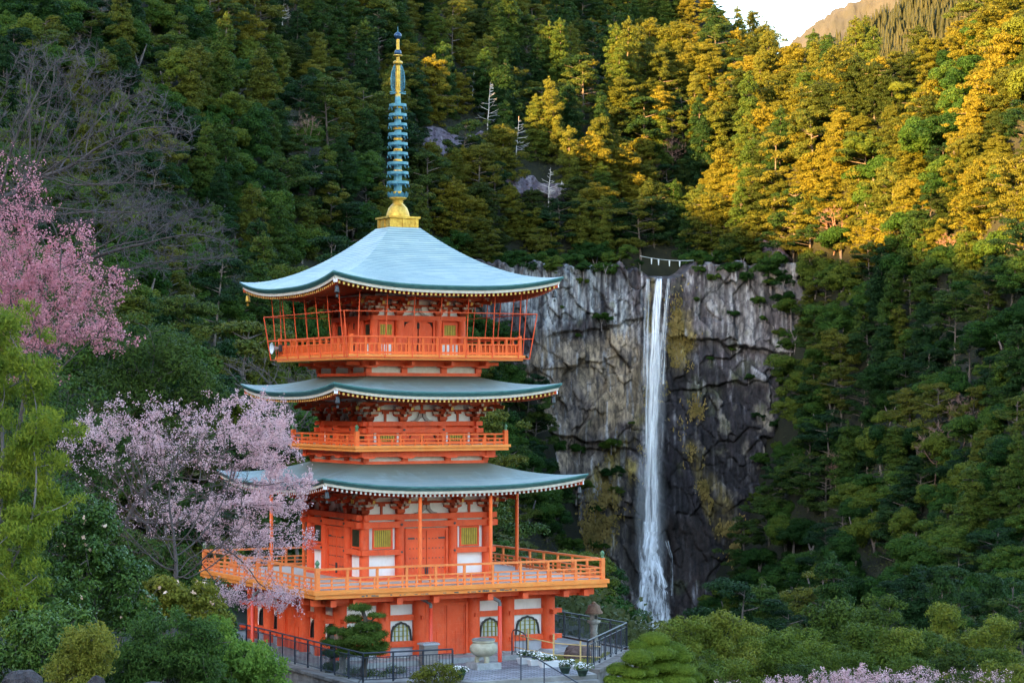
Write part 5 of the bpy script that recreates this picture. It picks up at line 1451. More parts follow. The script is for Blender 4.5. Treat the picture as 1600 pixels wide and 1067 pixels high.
def lpt(u, v, z=0): return (u, v, z)
def thing_at(name, u, v, z, label, cat, group=None): return empty(name, L2W(u, v, z), TH, label, cat, group)
def fence(name, pts, z, H, label, spacing=1.3, bal=.13, group='navy metal railings of the terrace'):
    e = thing_at(name, pts[0][0], pts[0][1], z, label, 'fence', group); o = Vector((pts[0][0], pts[0][1], 0))
    for (a, b), (c, d) in zip(pts[:-1], pts[1:]):
        p, q = Vector((a, b, 0)) - o, Vector((c, d, 0)) - o; L = (q - p).length; n = max(1, round(L / spacing))
        r = MB()
        r.tube([p + Vector((0, 0, H)), q + Vector((0, 0, H))], .032, 8); r.tube([p + Vector((0, 0, H - .17)), q + Vector((0, 0, H - .17))], .02, 6); r.tube([p + Vector((0, 0, .10)), q + Vector((0, 0, .10))], .02, 6)
        r.build('rail', RAILM, e)
        for i in range(n + 1):
            c_ = p + (q - p) * i / n; m = MB(); m.box(c_.x - .028, c_.x + .028, c_.y - .028, c_.y + .028, 0, H - .03); m.build('post', RAILM, e)
        if bal:
            m = MB(); k = int(L / bal)
            for i in range(1, k): c_ = p + (q - p) * i / k; m.box(c_.x - .009, c_.x + .009, c_.y - .009, c_.y + .009, .1, H - .17)
            m.build('balusters', RAILM, e)
    return e
fence('metal_fence', [(-6.2, 5.5), (-6.15, -10.3), (-2.6, -10.55)], -.12, 1.08, 'navy metal railing along the terrace edge below the blossoms, turning at a corner')
fence('metal_fence', [(3.3, -10.4), (8.25, -4.95)], -.12, 1.08, 'navy metal railing panel sloping away at the right end of the terrace', 1.05, .35)
fence('metal_fence', [(8.25, -4.95), (8.25, 4.5)], -.12, 1.08, 'dark metal railing along the back of the terrace behind the stone lantern', 1.3, .13)

# incense burner
u, v = GL(755.5, 1044); e = thing_at('incense_burner', u, v, -.192, 'large round stone incense burner on a square base before the pagoda door', 'incense burner')
m = MB(); m.box(-.52, .52, -.52, .52, 0, .24); m.build('base', STONE, e)
m = MB(); m.lathe([(.18, .46), (.34, .50), (.50, .62), (.555, .76), (.53, .88), (.44, .97), (.40, 1.0), (.44, 1.03), (.46, 1.10), (.40, 1.10), (.36, 1.02), (.01, 1.0)], n=32); m.build('bowl', BURNER, e)
for q in range(3):
    t = q * 2.094 + .5; m = MB(); m.tube([(.20 * math.cos(t), .20 * math.sin(t), .52), (.27 * math.cos(t), .27 * math.sin(t), .36), (.25 * math.cos(t), .25 * math.sin(t), .241)], [.11, .085, .10], 10); m.build('leg', BURNER, e)
m = MB(); m.lathe([(.41, 1.06), (.455, 1.11), (.455, 1.15), (.41, 1.17), (.38, 1.13)], n=32); m.build('rim', STONE_D, e)
m = MB(); m.lathe([(.39, 1.07), (.01, 1.09)], n=24); m.build('ash', ASH, e)
# offering box
u, v = GL(633, 1031); v = -6.15; e = thing_at('offering_box', u - .05, v, -.19, 'weathered grey wooden offering box by the cusped window left of the door', 'box')
m = MB(); m.box(-.30, .30, -.24, .24, .08, .84); m.build('body', M('grey_wood', (.16, .14, .13), (.27, .24, .22), 3, stretch=(1, 1, 6)), e)
m = MB(); m.box(-.36, .36, -.29, .29, .842, .90); [m.box(-.30 + q * .1, -.27 + q * .1, -.22, .22, .90, .93) for q in range(7)]; m.build('lid', M('lead_grey', (.30, .31, .34), (.40, .41, .44), 4), e)
for su in (-1, 1):
    for sv in (-1, 1): m = MB(); m.box(su * .25 - .04, su * .25 + .04, sv * .19 - .04, sv * .19 + .04, 0, .08); m.build('leg', STONE_D, e)
# stone lanterns
def lantern(u, v, z, H, label):
    e = thing_at('stone_lantern', u, v, z, label, 'stone lantern', 'stone lanterns of the court'); k = H / 1.95
    m = MB(); m.lathe([(.36 * k, 0), (.36 * k, .14 * k), (.26 * k, .22 * k), (.20 * k, .28 * k)], n=6, smooth=False); m.build('base', STONE_M, e)
    m = MB(); m.lathe([(.16 * k, .28 * k), (.14 * k, .6 * k), (.175 * k, .64 * k), (.14 * k, .69 * k), (.16 * k, 1.0 * k)], n=16); m.build('shaft', STONE_M, e)
    m = MB(); m.lathe([(.15 * k, 1.0 * k), (.28 * k, 1.10 * k), (.28 * k, 1.17 * k), (.18 * k, 1.19 * k)], n=16); m.build('platform', STONE_M, e)
    m = MB(); m.lathe([(.19 * k, 1.19 * k), (.20 * k, 1.46 * k)], n=6, smooth=False); b = m.build('light_chamber', STONE_M, e)
    m = MB(); m.box(-.07 * k, .07 * k, -.19 * k, .19 * k, 1.25 * k, 1.40 * k); m.build('opening', DARK, b)
    m = MB(); m.lathe([(.36 * k, 1.46 * k), (.37 * k, 1.52 * k), (.29 * k, 1.62 * k), (.25 * k, 1.78 * k), (.13 * k, 1.86 * k)], n=12); m.build('cap', BROWNST, e)
    m = MB(); m.lathe([(.10 * k, 1.86 * k), (.11 * k, 1.90 * k), (.01, 1.97 * k)], n=10); m.build('jewel', BROWNST, e)
u, v = W2L(*(P(928, 1010, 96.2)[:2])); lantern(u, v, -.2, 1.98, 'tall grey stone lantern with a rusty brown cap behind the right railing')
u, v = W2L(*(P(536, 1040, 86.8)[:2])); lantern(u, v, -.2, 1.85, 'stone lantern with a brown cap half hidden behind the clipped pine')
# rocks
def rock(name, c, r, seed, mat, label, group=None, rz=0.0):
    import bmesh
    bm = bmesh.new(); bmesh.ops.create_icosphere(bm, subdivisions=4, radius=1); me = bpy.data.meshes.new(name); bm.to_mesh(me); bm.free()
    n = len(me.vertices); co = np.zeros(n * 3); me.vertices.foreach_get('co', co); co = co.reshape(-1, 3)
    i1, f1, g1, a, b = worley(co[:, 0] * 1.3 + 3 * seed, (co[:, 1] + co[:, 2]) * 1.3, seed)
    k = 1 + .30 * fbm(co[:, 0] * 1.1, co[:, 1] * 1.1, co[:, 2] * 1.1 + seed, seed) + .16 * (i1 - .5) + .05 * fbm(co[:, 0] * 5, co[:, 1] * 5, co[:, 2] * 5, seed)
    co = np.sign(co) * np.abs(co) ** .8 * k[:, None] * np.array(r)
    me.vertices.foreach_set('co', co.ravel().astype(np.float32)); me.update()
    o = link(name, me, mat, None, c, rz); return tag(o, label, 'rock', group)
u, v = GL(902, 1030); p_ = L2W(u, v, -.05); rock('boulder', p_, (.55, .45, .50), 3, M('brown_boulder', (.05, .032, .028), (.14, .095, .085), 3, rough=.9, bump=.8, bscale=9), 'dark red-brown boulder on the grass behind the bamboo fence', None, TH)
LICH = M('lichen_rock', (.020, .013, .015), (.060, .050, .052), 7, rough=.9, bump=1, bscale=14)
for (x, y, d, r, sd_, lab) in ((32, 1078, 30, (.27, .25, .30), 11, 'jagged lichen-spotted rock at the bottom left corner'), (150, 1078, 30, (.13, .12, .20), 12, 'small pointed rock at the foot of the shrubs'), (237, 1084, 30, (.24, .2, .18), 13, 'low rounded purple-brown rock at the bottom, rightmost of the three')):
    rock('rock', P(x, y + 4, d), r, sd_, LICH, lab, 'rocks along the bottom edge', .3 * sd_)
# bamboo fence, arched handrail, stair handrail
pts = [GL(825, 1024), GL(865, 1036), GL(907, 1040)]
e = thing_at('bamboo_fence', pts[0][0], pts[0][1], -.2, 'low fence of yellow bamboo poles in front of the lantern and boulder', 'fence'); o_ = Vector((pts[0][0], pts[0][1], 0))
Q = [Vector((a, b, 0)) - o_ for a, b in pts]
for q, h in zip(Q, (1.12, 1.18, .98)): m = MB(); m.tube([q, q + Vector((0, 0, h))], .035, 8); m.build('post', BAMBOO, e)
ends = [Q[0] + Vector((-.6, .1, 0)), Q[1], Q[2] + Vector((.8, -.1, 0))]
for h in (.88, .38):
    m = MB(); m.tube([q + Vector((0, -.06, h * (1 - .08 * i))) for i, q in enumerate(ends)], .022, 7); m.build('rail', BAMBOO, e)
u, v = GL(800, 1022, 0); u2, v2 = GL(823, 1025, 0)
e = thing_at('handrail', u, v, 0, 'black arched handrail in front of the rightmost cusped window', 'handrail'); dx, dy = u2 - u, v2 - v
m = MB(); arc = [(0, 0, 0), (0, 0, .85), (.08, .08, .98), (.25, .25, 1.03), (.75, .75, .93), (.93, .93, .84), (1, 1, .70), (1, 1, 0)]
m.tube([(a * dx, b * dy, z) for a, b, z in arc], .028, 8); m.build('frame', RAILM, e)
for q in (.25, .5, .75): m = MB(); m.tube([(q * dx, q * dy, .12), (q * dx, q * dy, .99 - .1 * q)], .012, 6); m.build('bar', RAILM, e)
m = MB(); m.tube([(0, 0, .12), (dx, dy, .12)], .014, 6); m.build('bottom_rail', RAILM, e)
u, v = GL(814, 1062); e = thing_at('stair_handrail', u, v, -.2, 'thin dark handrail descending the steps in front of the planters', 'handrail')
m = MB(); m.tube([(0, 0, 0), (0, 0, .86), (.08, -.02, .90), (.42, -.35, .86), (1.5, -2.2, -.1), (1.5, -2.2, -1.2)], .026, 8); m.build('rail', RAILM, e)
m = MB(); m.tube([(.62, -.68, -.35), (.62, -.68, .68)], .022, 8); m.build('post', RAILM, e)
# planters of white flowers
PLG = leafmat('planter_leaves', [(.03, .06, .015), (.06, .11, .025), (.10, .16, .04)], 3, .2, fine=9)
def planter(x, y, w, boxed, label, seed):
    Rp = np.random.default_rng(seed); u, v = GL(x, y); e = thing_at('flower_planter', u, v, -.192, label, 'planter', 'planters of white flowers')
    m = MB()
    if boxed:
        V = [(-w * .42, -.13, 0), (w * .42, -.13, 0), (w * .42, .13, 0), (-w * .42, .13, 0), (-w * .5, -.17, .22), (w * .5, -.17, .22), (w * .5, .17, .22), (-w * .5, .17, .22)]
        m.add(V, [(3, 2, 1, 0), (4, 5, 6, 7), (0, 1, 5, 4), (1, 2, 6, 5), (2, 3, 7, 6), (3, 0, 4, 7)]); m.box(-w * .52, w * .52, -.19, .19, .20, .24)
    else: m.lathe([(.14, 0), (.22, .22), (.24, .22), (.24, .26), (.01, .26)], n=16)
    m.build('pot', WHITEPL if boxed else M('green_pot', (.03, .06, .04)), e)
    pads = [(Rp.uniform(-w * .4, w * .4), Rp.normal(0, .05), .34 + Rp.uniform(-.03, .06), .16, .17, .13) for _ in range(6)]
    v_, f_ = pad_leaves(pads, 300, .075, .04, Rp, .4, .6); link('leaves', np_mesh('leaves', v_, f_), PLG, e)
    n = 95; C = np.array([pads[i % 6][:3] for i in range(n)]) + unit(np.abs(Rp.normal(size=(n, 3))) * np.array((1, 1, 1)) * np.sign(Rp.normal(size=(n, 3)) * np.array((1, 1, 0)) + np.array((0, 0, 1)))) * np.array((.17, .19, .15))
    Np = np.array((0, -.5, 1)) + .5 * Rp.normal(size=C.shape); vv, ff = [], []
    V1, F1 = leaf_quads(C, Np, .07, .06, Rp); V2, F2 = leaf_quads(C + .004, Np, .07, .03, Rp)
    V_, F_, _ = join([(V1, F1, 0), (V2, F2, 0)]); link('blossoms', np_mesh('blossoms', V_, F_), PETALW, e)
planter(821, 1037, .62, True, 'white planter of white flowers, farthest left of the row by the handrail', 21); planter(838, 1039, .7, True, 'white planter of white flowers in the middle of the row', 22); planter(858, 1042, .8, True, 'white planter of white flowers with its box in full view, right end of the row', 23)
planter(883, 1052, .8, False, 'dark planter of white flowers at the edge of the paving by the bamboo fence', 24); planter(910, 1056, .85, False, 'dark pot of white flowers in the corner beside the metal railing', 25); planter(718, 1062, .6, False, 'pot of white flowers tucked behind the yellowish shrub', 26)

# ------------------------------------------------------------------ planted trees and shrubs
def leafy(name, label, cat, root, ells, npads, pr, dens, L, Wd, mat, seed, group=None, bark=BARK, flat=.7, up=.35, rnd=.6, droop=None, step=.25, zmin=-.5, r0=.012, keepshape=False, extra=None):
    Rn = np.random.default_rng(seed); rt = np.array(root, float)
    ctr = in_ells(ells, npads, Rn, 0) - rt
    s = Rn.uniform(.7, 1.3, len(ctr)) * pr
    out = Rn.random(len(ctr)) < .22                                  # stray shoots past the mass of the plant
    ctr[out] = ctr.mean(0) + (ctr[out] - ctr.mean(0)) * Rn.uniform(1.08, 1.34, (out.sum(), 1)); s[out] *= .5
    pads = [(c[0], c[1], c[2], q, q, q * flat) for c, q in zip(ctr, s)]
    e = empty(name, rt, 0, label, cat, group)
    if droop is None: v, f = pad_leaves(pads, dens, L, Wd, Rn, up, rnd, zmin)
    else:
        Cs = []
        for c in pads:
            n = int(dens * c[3] * c[3] * 10); d = unit(Rn.normal(size=(n, 3))) * Rn.random((n, 1)) ** .5; Cs.append(d * np.array(c[3:6]) + np.array(c[:3]))
        C = np.concatenate(Cs); v, f = leaf_quads(C, Rn.normal(size=C.shape) * .6 + np.array((0, -.5, .6)), L, Wd, Rn, np.array(droop) + .5 * Rn.normal(size=C.shape))
    mats = [mat]; mi = np.zeros(len(f))
    crown = link('crown', np_mesh('crown', v, f, mi), mats, e)
    N, pp = colonize((0, 0, 0), ctr, step, 50, step * 1.2, Rn, 1500, (0, 0, .05), .18)
    r = branch_radii(pp, r0, 2.2, .30); i = np.where(pp >= 0)[0]
    v, f = edge_tubes(N[pp[i]], N[i], r[i], r[i] * .95, 5)
    link('trunk', np_mesh('trunk', v, f), bark, e)
    return e, pads, Rn
def flowers(e, pads, Rn, n, size, mat, nm='flowers'):
    k = Rn.integers(0, len(pads), n); C = []
    for i in k:
        d = unit(Rn.normal(size=3) + np.array((0, -.9, .4))); p = pads[i]; C.append(np.array(p[:3]) + d * np.array(p[3:6]) * 1.02)
    C = np.array(C); V, F, b = [], [], 0
    for q in range(3):
        v, f = leaf_quads(C + .2 * size * Rn.normal(size=C.shape), np.array((0, -1, .4)) + .5 * Rn.normal(size=C.shape), size, size * .8, Rn); V.append((v, f, 0))
    v, f, _ = join(V); link(nm, np_mesh(nm, v, f), mat, e)
L_LIGHT = leafmat('yellow_green_leaves', [(.040, .080, .012), (.100, .155, .018), (.22, .25, .024), (.38, .34, .03)], 1.0, .35, fine=5, vary=0)
L_CAM = leafmat('camellia_leaves', [(.020, .050, .014), (.045, .095, .020), (.10, .16, .024), (.19, .21, .03)], .8, .15, fine=6, vary=.2, rough=.35)
L_DARK = leafmat('dark_shrub_leaves', [(.020, .048, .012), (.042, .085, .016), (.085, .135, .020)], 1.2, .15, fine=7, vary=.1)
L_BRT = leafmat('bright_shrub_leaves', [(.05, .11, .020), (.11, .20, .03), (.20, .28, .04)], 1.0, .25, fine=6, vary=.1)
L_OLV = leafmat('olive_tree_leaves', [(.030, .055, .012), (.055, .090, .016), (.09, .13, .022)], .8, .2, fine=4, vary=.1)
L_YEL = leafmat('yellowish_leaves', [(.065, .080, .015), (.15, .155, .02), (.26, .23, .04)], 1.2, .25, fine=7, vary=.1)
L_PINE = leafmat('pine_needles', [(.028, .060, .012), (.062, .105, .016), (.11, .15, .022)], 1.2, .15, fine=8, vary=.15)
L_TOP = leafmat('clipped_topiary_leaves', [(.055, .105, .012), (.120, .175, .018), (.20, .25, .026)], 1.2, .15, fine=8, vary=.1)
PEACH = M('peach_petals', (.72, .42, .30), (.80, .62, .48), 3)
def gz(x, d): return float(TZ((x - 800) / FPX * d, d))
def root_at(x, d, dz=-.3): return ((x - 800) / FPX * d, d, gz(x, d) + dz)
leafy('leaning_tree', 'yellow-green tree with long drooping leaves along the left edge', 'tree', root_at(-30, 46), [(20, 560, 75, 85, 46, 1.0), (50, 680, 68, 75, 46, 1.2), (50, 790, 62, 70, 46, 1.2), (20, 880, 60, 60, 45, 1), (35, 965, 45, 45, 45, .8), (-30, 700, 60, 260, 47, 1)], 230, .32, 210, .12, .032, L_LIGHT, 31, None, BARKG, .7, droop=(.1, -.1, -1.0), r0=.010)
leafy('evergreen_tree', 'broad olive-green tree with fine foliage behind the pale cherry blossoms', 'tree', root_at(235, 118), [(235, 560, 85, 55, 118, 2.5), (190, 610, 70, 40, 118, 2), (290, 610, 60, 40, 118, 2), (250, 650, 90, 35, 118, 2), (180, 700, 90, 60, 120, 2)], 190, .75, 34, .20, .085, L_OLV, 32, None, BARK, .75, .4, .6)
leafy('evergreen_tree', 'dark bushy tree at the left edge behind the pink blossoms', 'tree', root_at(90, 108), [(60, 640, 110, 70, 108, 2.5), (130, 700, 80, 80, 110, 2), (40, 480, 70, 110, 112, 2)], 150, .75, 34, .20, .09, L_DARK, 39)
e, pd, Rn = leafy('camellia', 'tall glossy camellia with peach flowers right of the drooping tree', 'shrub', root_at(150, 50), [(120, 850, 65, 55, 50, 1), (165, 900, 55, 45, 50, 1), (95, 930, 55, 45, 49, 1), (210, 955, 45, 40, 50, 1), (150, 810, 30, 30, 50, .6)], 200, .26, 240, .095, .052, L_CAM, 33, 'camellias below the cherry')
flowers(e, pd, Rn, 22, .085, PEACH)
e, pd, Rn = leafy('camellia', 'yellowish camellia covered in peach flowers below the balcony corner', 'shrub', root_at(290, 56), [(290, 940, 55, 32, 56, .8), (255, 930, 40, 25, 56, .8), (325, 965, 25, 30, 56, .6)], 110, .24, 240, .095, .052, L_YEL, 34, 'camellias below the cherry')
flowers(e, pd, Rn, 26, .10, PEACH)
leafy('round_shrub', 'large dark green fine-leaved shrub at the bottom below the camellias', 'shrub', root_at(260, 44), [(262, 1010, 85, 55, 44, 1), (210, 1050, 50, 40, 44, .8), (310, 1050, 45, 40, 44, .8)], 200, .24, 300, .085, .026, L_DARK, 35, droop=(0, 0, .8), r0=.008)
leafy('round_shrub', 'olive-yellow low shrub at the bottom left between rocks', 'shrub', root_at(135, 40), [(140, 1015, 40, 40, 40, .6), (120, 1050, 45, 40, 40, .6)], 120, .20, 320, .075, .026, L_YEL, 36, droop=(0, 0, .8), r0=.008)
e, pd, Rn = leafy('round_shrub', 'bright green shrub at the bottom in front of the metal railing', 'shrub', root_at(375, 47), [(375, 1035, 55, 40, 47, .8), (335, 1000, 30, 35, 47, .6), (420, 1060, 30, 25, 47, .5), (340, 1060, 50, 30, 47, .6)], 170, .22, 300, .085, .034, L_BRT, 37, droop=(0, -.2, .8), r0=.008)
flowers(e, pd, Rn, 9, .09, PEACH)
leafy('evergreen_shrub', 'mixed dark evergreen shrub at the lower left under the drooping tree', 'shrub', root_at(50, 43), [(60, 1010, 60, 50, 43, .7), (20, 1040, 50, 40, 43, .7), (100, 975, 40, 35, 44, .6)], 170, .22, 240, .09, .04, L_CAM, 38)
leafy('round_shrub', 'yellowish shrub in front of the railing by the incense burner', 'shrub', (*L2W(*W2L(*P(683, 1067, 83.6)[:2])), )[:2] + (-1.2,), [(683, 1052, 34, 15, 83.6, .7), (660, 1058, 20, 12, 83.6, .5), (703, 1058, 16, 12, 83.6, .5)], 46, .22, 190, .085, .05, L_YEL, 40)
leafy('round_shrub', 'clipped dark green shrub ball beside the niwaki pine', 'shrub', L2W(*GL(617, 1062, -.2), -.2), [(617, 1049, 15, 10, 87.5, .3)], 26, .16, 260, .07, .02, L_PINE, 41)
leafy('round_shrub', 'low spiky green shrub under the niwaki pine', 'shrub', L2W(*GL(560, 1066, -.2), -.2), [(560, 1052, 26, 9, 86.5, .4), (588, 1056, 18, 8, 86.5, .4)], 40, .16, 240, .11, .02, L_PINE, 42)
# cloud-pruned pine
def cloud_tree(name, label, root, pads_px, d, leafs, mat, seed, ratio, dens, trunk_px):
    Rn = np.random.default_rng(seed); rt = np.array(root, float); e = empty(name, rt, 0, label, 'tree')
    for (x, y, rx, ry, dd) in pads_px:
        c = P(x, y, d + dd) - rt; k = (d + dd) / FPX
        sub = [(c[0], c[1], c[2], rx * k, rx * k * .9, ry * k)]
        for q in range(7):
            t = Rn.uniform(0, 6.28); sub.append((c[0] + math.cos(t) * rx * k * .6, c[1] + math.sin(t) * rx * k * .55, c[2] + ry * k * Rn.uniform(-.3, .35), rx * k * .45, rx * k * .42, ry * k * .6))
        v, f = pad_leaves(sub if name != 'topiary' else sub[:1] * 3, dens * 1.25, leafs[0], leafs[1], Rn, .6, .8 if name != 'topiary' else .55, ratio, .35 if name != 'topiary' else .12)
        core = MB(); core.lathe([(.001 + (.86 if name == 'topiary' else .72) * math.sin(q * math.pi / 8) * rx * k, -(.84 if name == 'topiary' else .66) * math.cos(q * math.pi / 8) * ry * k) for q in range(9)], (0, 0, 0), 14)
        cv = np.array(core.v) + c; cf = np.array([fc if len(fc) == 4 else fc for fc in core.f])
        V, F, _ = join([(v, f, 0), (cv, cf, 0)])
        link('foliage_pad', np_mesh('foliage_pad', V, F), mat, e)
    m = MB(); m.tube([tuple(P(x, y, d + dd) - rt) for x, y, dd in trunk_px], [.14 * (1 - .6 * i / len(trunk_px)) for i in range(len(trunk_px))], 8)
    for (x, y, rx, ry, dd) in pads_px:
        tp = min(trunk_px, key=lambda q: (q[1] - y - 8) ** 2 + .2 * (q[0] - x) ** 2); m.tube([tuple(P(tp[0], tp[1], d + tp[2]) - rt), tuple(P((x + tp[0]) / 2, (y + tp[1]) / 2 + 5, d + (dd + tp[2]) / 2) - rt), tuple(P(x, y + ry * .3, d + dd) - rt)], [.05, .04, .025], 6)
    m.build('trunk', BARK, e)
d_ = 86.3
cloud_tree('clipped_pine', 'cloud-pruned pine with flat green tiers in front of the pagoda corner', P(572, 1082, d_), [(562, 949, 19, 7, 0), (588, 961, 15, 5, -.3), (552, 967, 15, 8, .2), (574, 979, 22, 10, -.2), (545, 988, 20, 10, .1), (589, 992, 18, 9, -.3), (566, 1000, 28, 12, -.4), (537, 1004, 18, 9, .2), (597, 1008, 13, 8, 0), (578, 1016, 26, 11, -.3), (548, 1018, 24, 10, 0)], d_, (.20, .026), L_PINE, 51, -.6, 230,
           [(572, 1082, 0), (568, 1045, 0), (574, 1015, .1), (566, 990, 0), (572, 968, 0), (565, 950, 0)])
cloud_tree('clipped_conifer', 'darker clipped conifer half behind the niwaki pine on its left', P(520, 1066, 88.0), [(520, 985, 14, 10, 0), (516, 1003, 17, 9, 0), (521, 1021, 20, 10, 0), (525, 1042, 22, 11, 0)], 88.0, (.10, .02), L_DARK, 52, -.3, 260, [(520, 1066, 0), (520, 1030, 0), (519, 985, 0)])
gtop = lambda x, d: gz(x, d) - .2
cloud_tree('topiary', 'large clipped topiary of rounded green domes right of the terrace', root_at(1035, 86), [(1022, 1000, 24, 13, 0), (1001, 1010, 18, 12, -.2), (1049, 1014, 22, 12, .3), (1026, 1021, 30, 13, -.5), (1064, 1027, 19, 11, .2), (1030, 1041, 34, 11, -.4), (1060, 1047, 27, 11, -.2), (1048, 1064, 38, 12, -.5), (1085, 1060, 16, 10, .4), (1040, 1084, 50, 14, 0)], 86, (.06, .032), L_TOP, 53, -.3, 620, [(1035, 1130, 0), (1035, 1060, 0), (1025, 1010, 0)])
cloud_tree('topiary', 'smaller clipped topiary with a bright round head beside the railing end', root_at(985, 84), [(998, 1028, 25, 14, 0), (968, 1046, 20, 11, .3), (990, 1052, 18, 9, -.3), (1008, 1050, 20, 9, .3), (980, 1068, 32, 11, -.2), (1010, 1068, 26, 10, 0), (955, 1062, 12, 8, 0)], 84, (.06, .032), L_TOP, 54, -.3, 620, [(985, 1130, 0), (988, 1070, 0), (996, 1030, 0)])

# pines and cedars of the grove below, right
GROVE = [np_mesh('grove_pine', *(lambda lv: join([(lv[0], lv[1], 0)]))(pad_leaves(pd_, 70, .22, .075, np.random.default_rng(600 + q), .5, .75, -.5, .45))) for q, pd_ in enumerate(
    [[(RR.normal(0, 1) * w_ * (1 - (z / 7) ** 2 * .8), RR.normal(0, 1) * w_ * (1 - (z / 7) ** 2 * .8), z, s_, s_, s_ * .75) for z, s_ in zip(RR.uniform(.5, 6.4, 60), RR.uniform(.4, .85, 60))] for RR, w_ in ((np.random.default_rng(700 + q), 1.35 + .15 * (q % 3)) for q in range(5))])]
L_GRV = leafmat('grove_needles', [(.030, .052, .010), (.060, .098, .014), (.105, .145, .018), (.16, .17, .022)], .5, .2, fine=3, vary=.5)
for me in GROVE: me.materials.append(L_GRV)
GT = [(1075, 940, 122, 1.0, 'bright green bushy tree at the foot of the waterfall'), (1120, 945, 124, .95, 'bright green bushy tree one crown right of the waterfall foot'), (1092, 1000, 116, .75, 'low green tree just behind the large topiary on its right'), (1165, 960, 128, .95, 'green bushy tree two crowns right of the waterfall foot'), (1200, 975, 126, .9, 'brown-tinged bushy tree in the grove right of the bright ones'),
      (1245, 960, 134, 1.0, 'rounded green tree in the middle of the lower grove'), (1300, 925, 150, 1.25, 'tallest pointed pine of the lower grove'), (1285, 985, 130, .9, 'green tree in front of the tallest grove pine'), (1345, 960, 140, 1.0, 'green tree right of the tallest grove pine'), (1390, 965, 142, 1.0, 'dull green tree in the middle right of the lower grove'), (1340, 1000, 125, .8, 'low green tree behind the bottom cherry blossoms'),
      (1440, 975, 146, 1.0, 'rust-tinged bushy tree of the lower grove'), (1500, 990, 140, .95, 'green tree near the right end of the lower grove'), (1555, 1000, 136, .95, 'green grove tree second from the right edge'), (1595, 1020, 126, .9, 'green grove tree at the bottom right corner'), (1150, 1010, 118, .8, 'low green tree between topiary and cherry'), (1420, 1015, 124, .75, 'low green tree above the bottom right cherries'), (1380, 915, 170, 1.2, 'slim pointed pine behind the lower grove'), (1480, 930, 170, 1.2, 'pointed pine behind the rust-tinged grove tree'), (1570, 950, 165, 1.1, 'pointed pine at the right behind the lower grove'), (1240, 1020, 116, .7, 'low tree in front of the grove left of the cherries'), (1100, 1025, 110, .7, 'low green tree right of the large topiary')]
for i, (x, yt, d, s, lab) in enumerate(GT):
    top = P(x, yt, d); base_z = top[2] - 7.2 * s; g = float(TZ(top[0], top[1]))
    e = empty('grove_tree', (top[0], top[1], min(g, base_z) - .3), 0, lab, 'tree', 'trees of the lower grove')
    o = bpy.data.objects.new('crown', GROVE[i % 5]); o.parent = e; o.location = (0, 0, base_z - e.location.z); o.scale = (s, s, s); o.rotation_euler = (0, 0, i * 1.1); COL.objects.link(o)
    m = MB(); m.tube([(0, 0, 0), (.1, 0, (top[2] - e.location.z) * .5), (0, 0, top[2] - e.location.z - 2.4 * s)], [.2, .14, .04], 7); m.build('trunk', BARKG, e)

for i, (x, y, rx, ry, d, mt, lab) in enumerate(((70, 800, 70, 60, 66, L_DARK, 'dark evergreen shrub behind the drooping tree, low on the left'), (170, 870, 60, 50, 72, L_OLV, 'olive evergreen shrub under the pale cherry trunks'), (250, 890, 55, 40, 78, L_DARK, 'dark evergreen shrub beneath the pale cherry, nearest the balcony corner'), (110, 930, 60, 50, 56, L_DARK, 'dark evergreen shrub between the two camellias'), (320, 940, 40, 40, 82, L_DARK, 'dark low shrub under the left balcony corner'), (30, 900, 60, 60, 58, L_OLV, 'olive shrub at the left edge under the drooping tree'))):
    leafy('evergreen_shrub', lab, 'shrub', root_at(x, d), [(x, y, rx, ry, d, 1.6), (x + 10, y + 40, rx, ry * .8, d, 1.4)], 150, .36, 90, .13, .06, mt, 140 + i, 'evergreen shrubs of the left bank')
Rk = np.random.default_rng(66); n = 26000
gx_, gy_ = Rk.uniform(-42, -6.6, n), Rk.uniform(24, 140, n); kk = (gx_ < -7.5 - .085 * (gy_ - 30)) | (gy_ < 70) ; kk &= ~((gy_ > 76) & (gx_ > -20) & (gy_ < 112))
gx_, gy_ = gx_[kk], gy_[kk]; C_ = np.stack([gx_, gy_, TZ(gx_, gy_) + .12], -1); C_ = np.repeat(C_, 5, 0) + Rk.normal(0, .17, (len(C_) * 5, 3))
v_, f_ = leaf_quads(C_, Rk.normal(size=C_.shape) * .5 + np.array((.1, -.6, .7)), .20, .08, Rk)
tag(link('ground_cover', np_mesh('ground_cover', v_, f_), leafmat('ground_cover_leaves', [(.016, .032, .009), (.035, .06, .014), (.08, .09, .02)], .25, .15, fine=2, vary=0)), 'low leafy ground cover on the bank below the left trees', 'ground cover', kind='stuff')

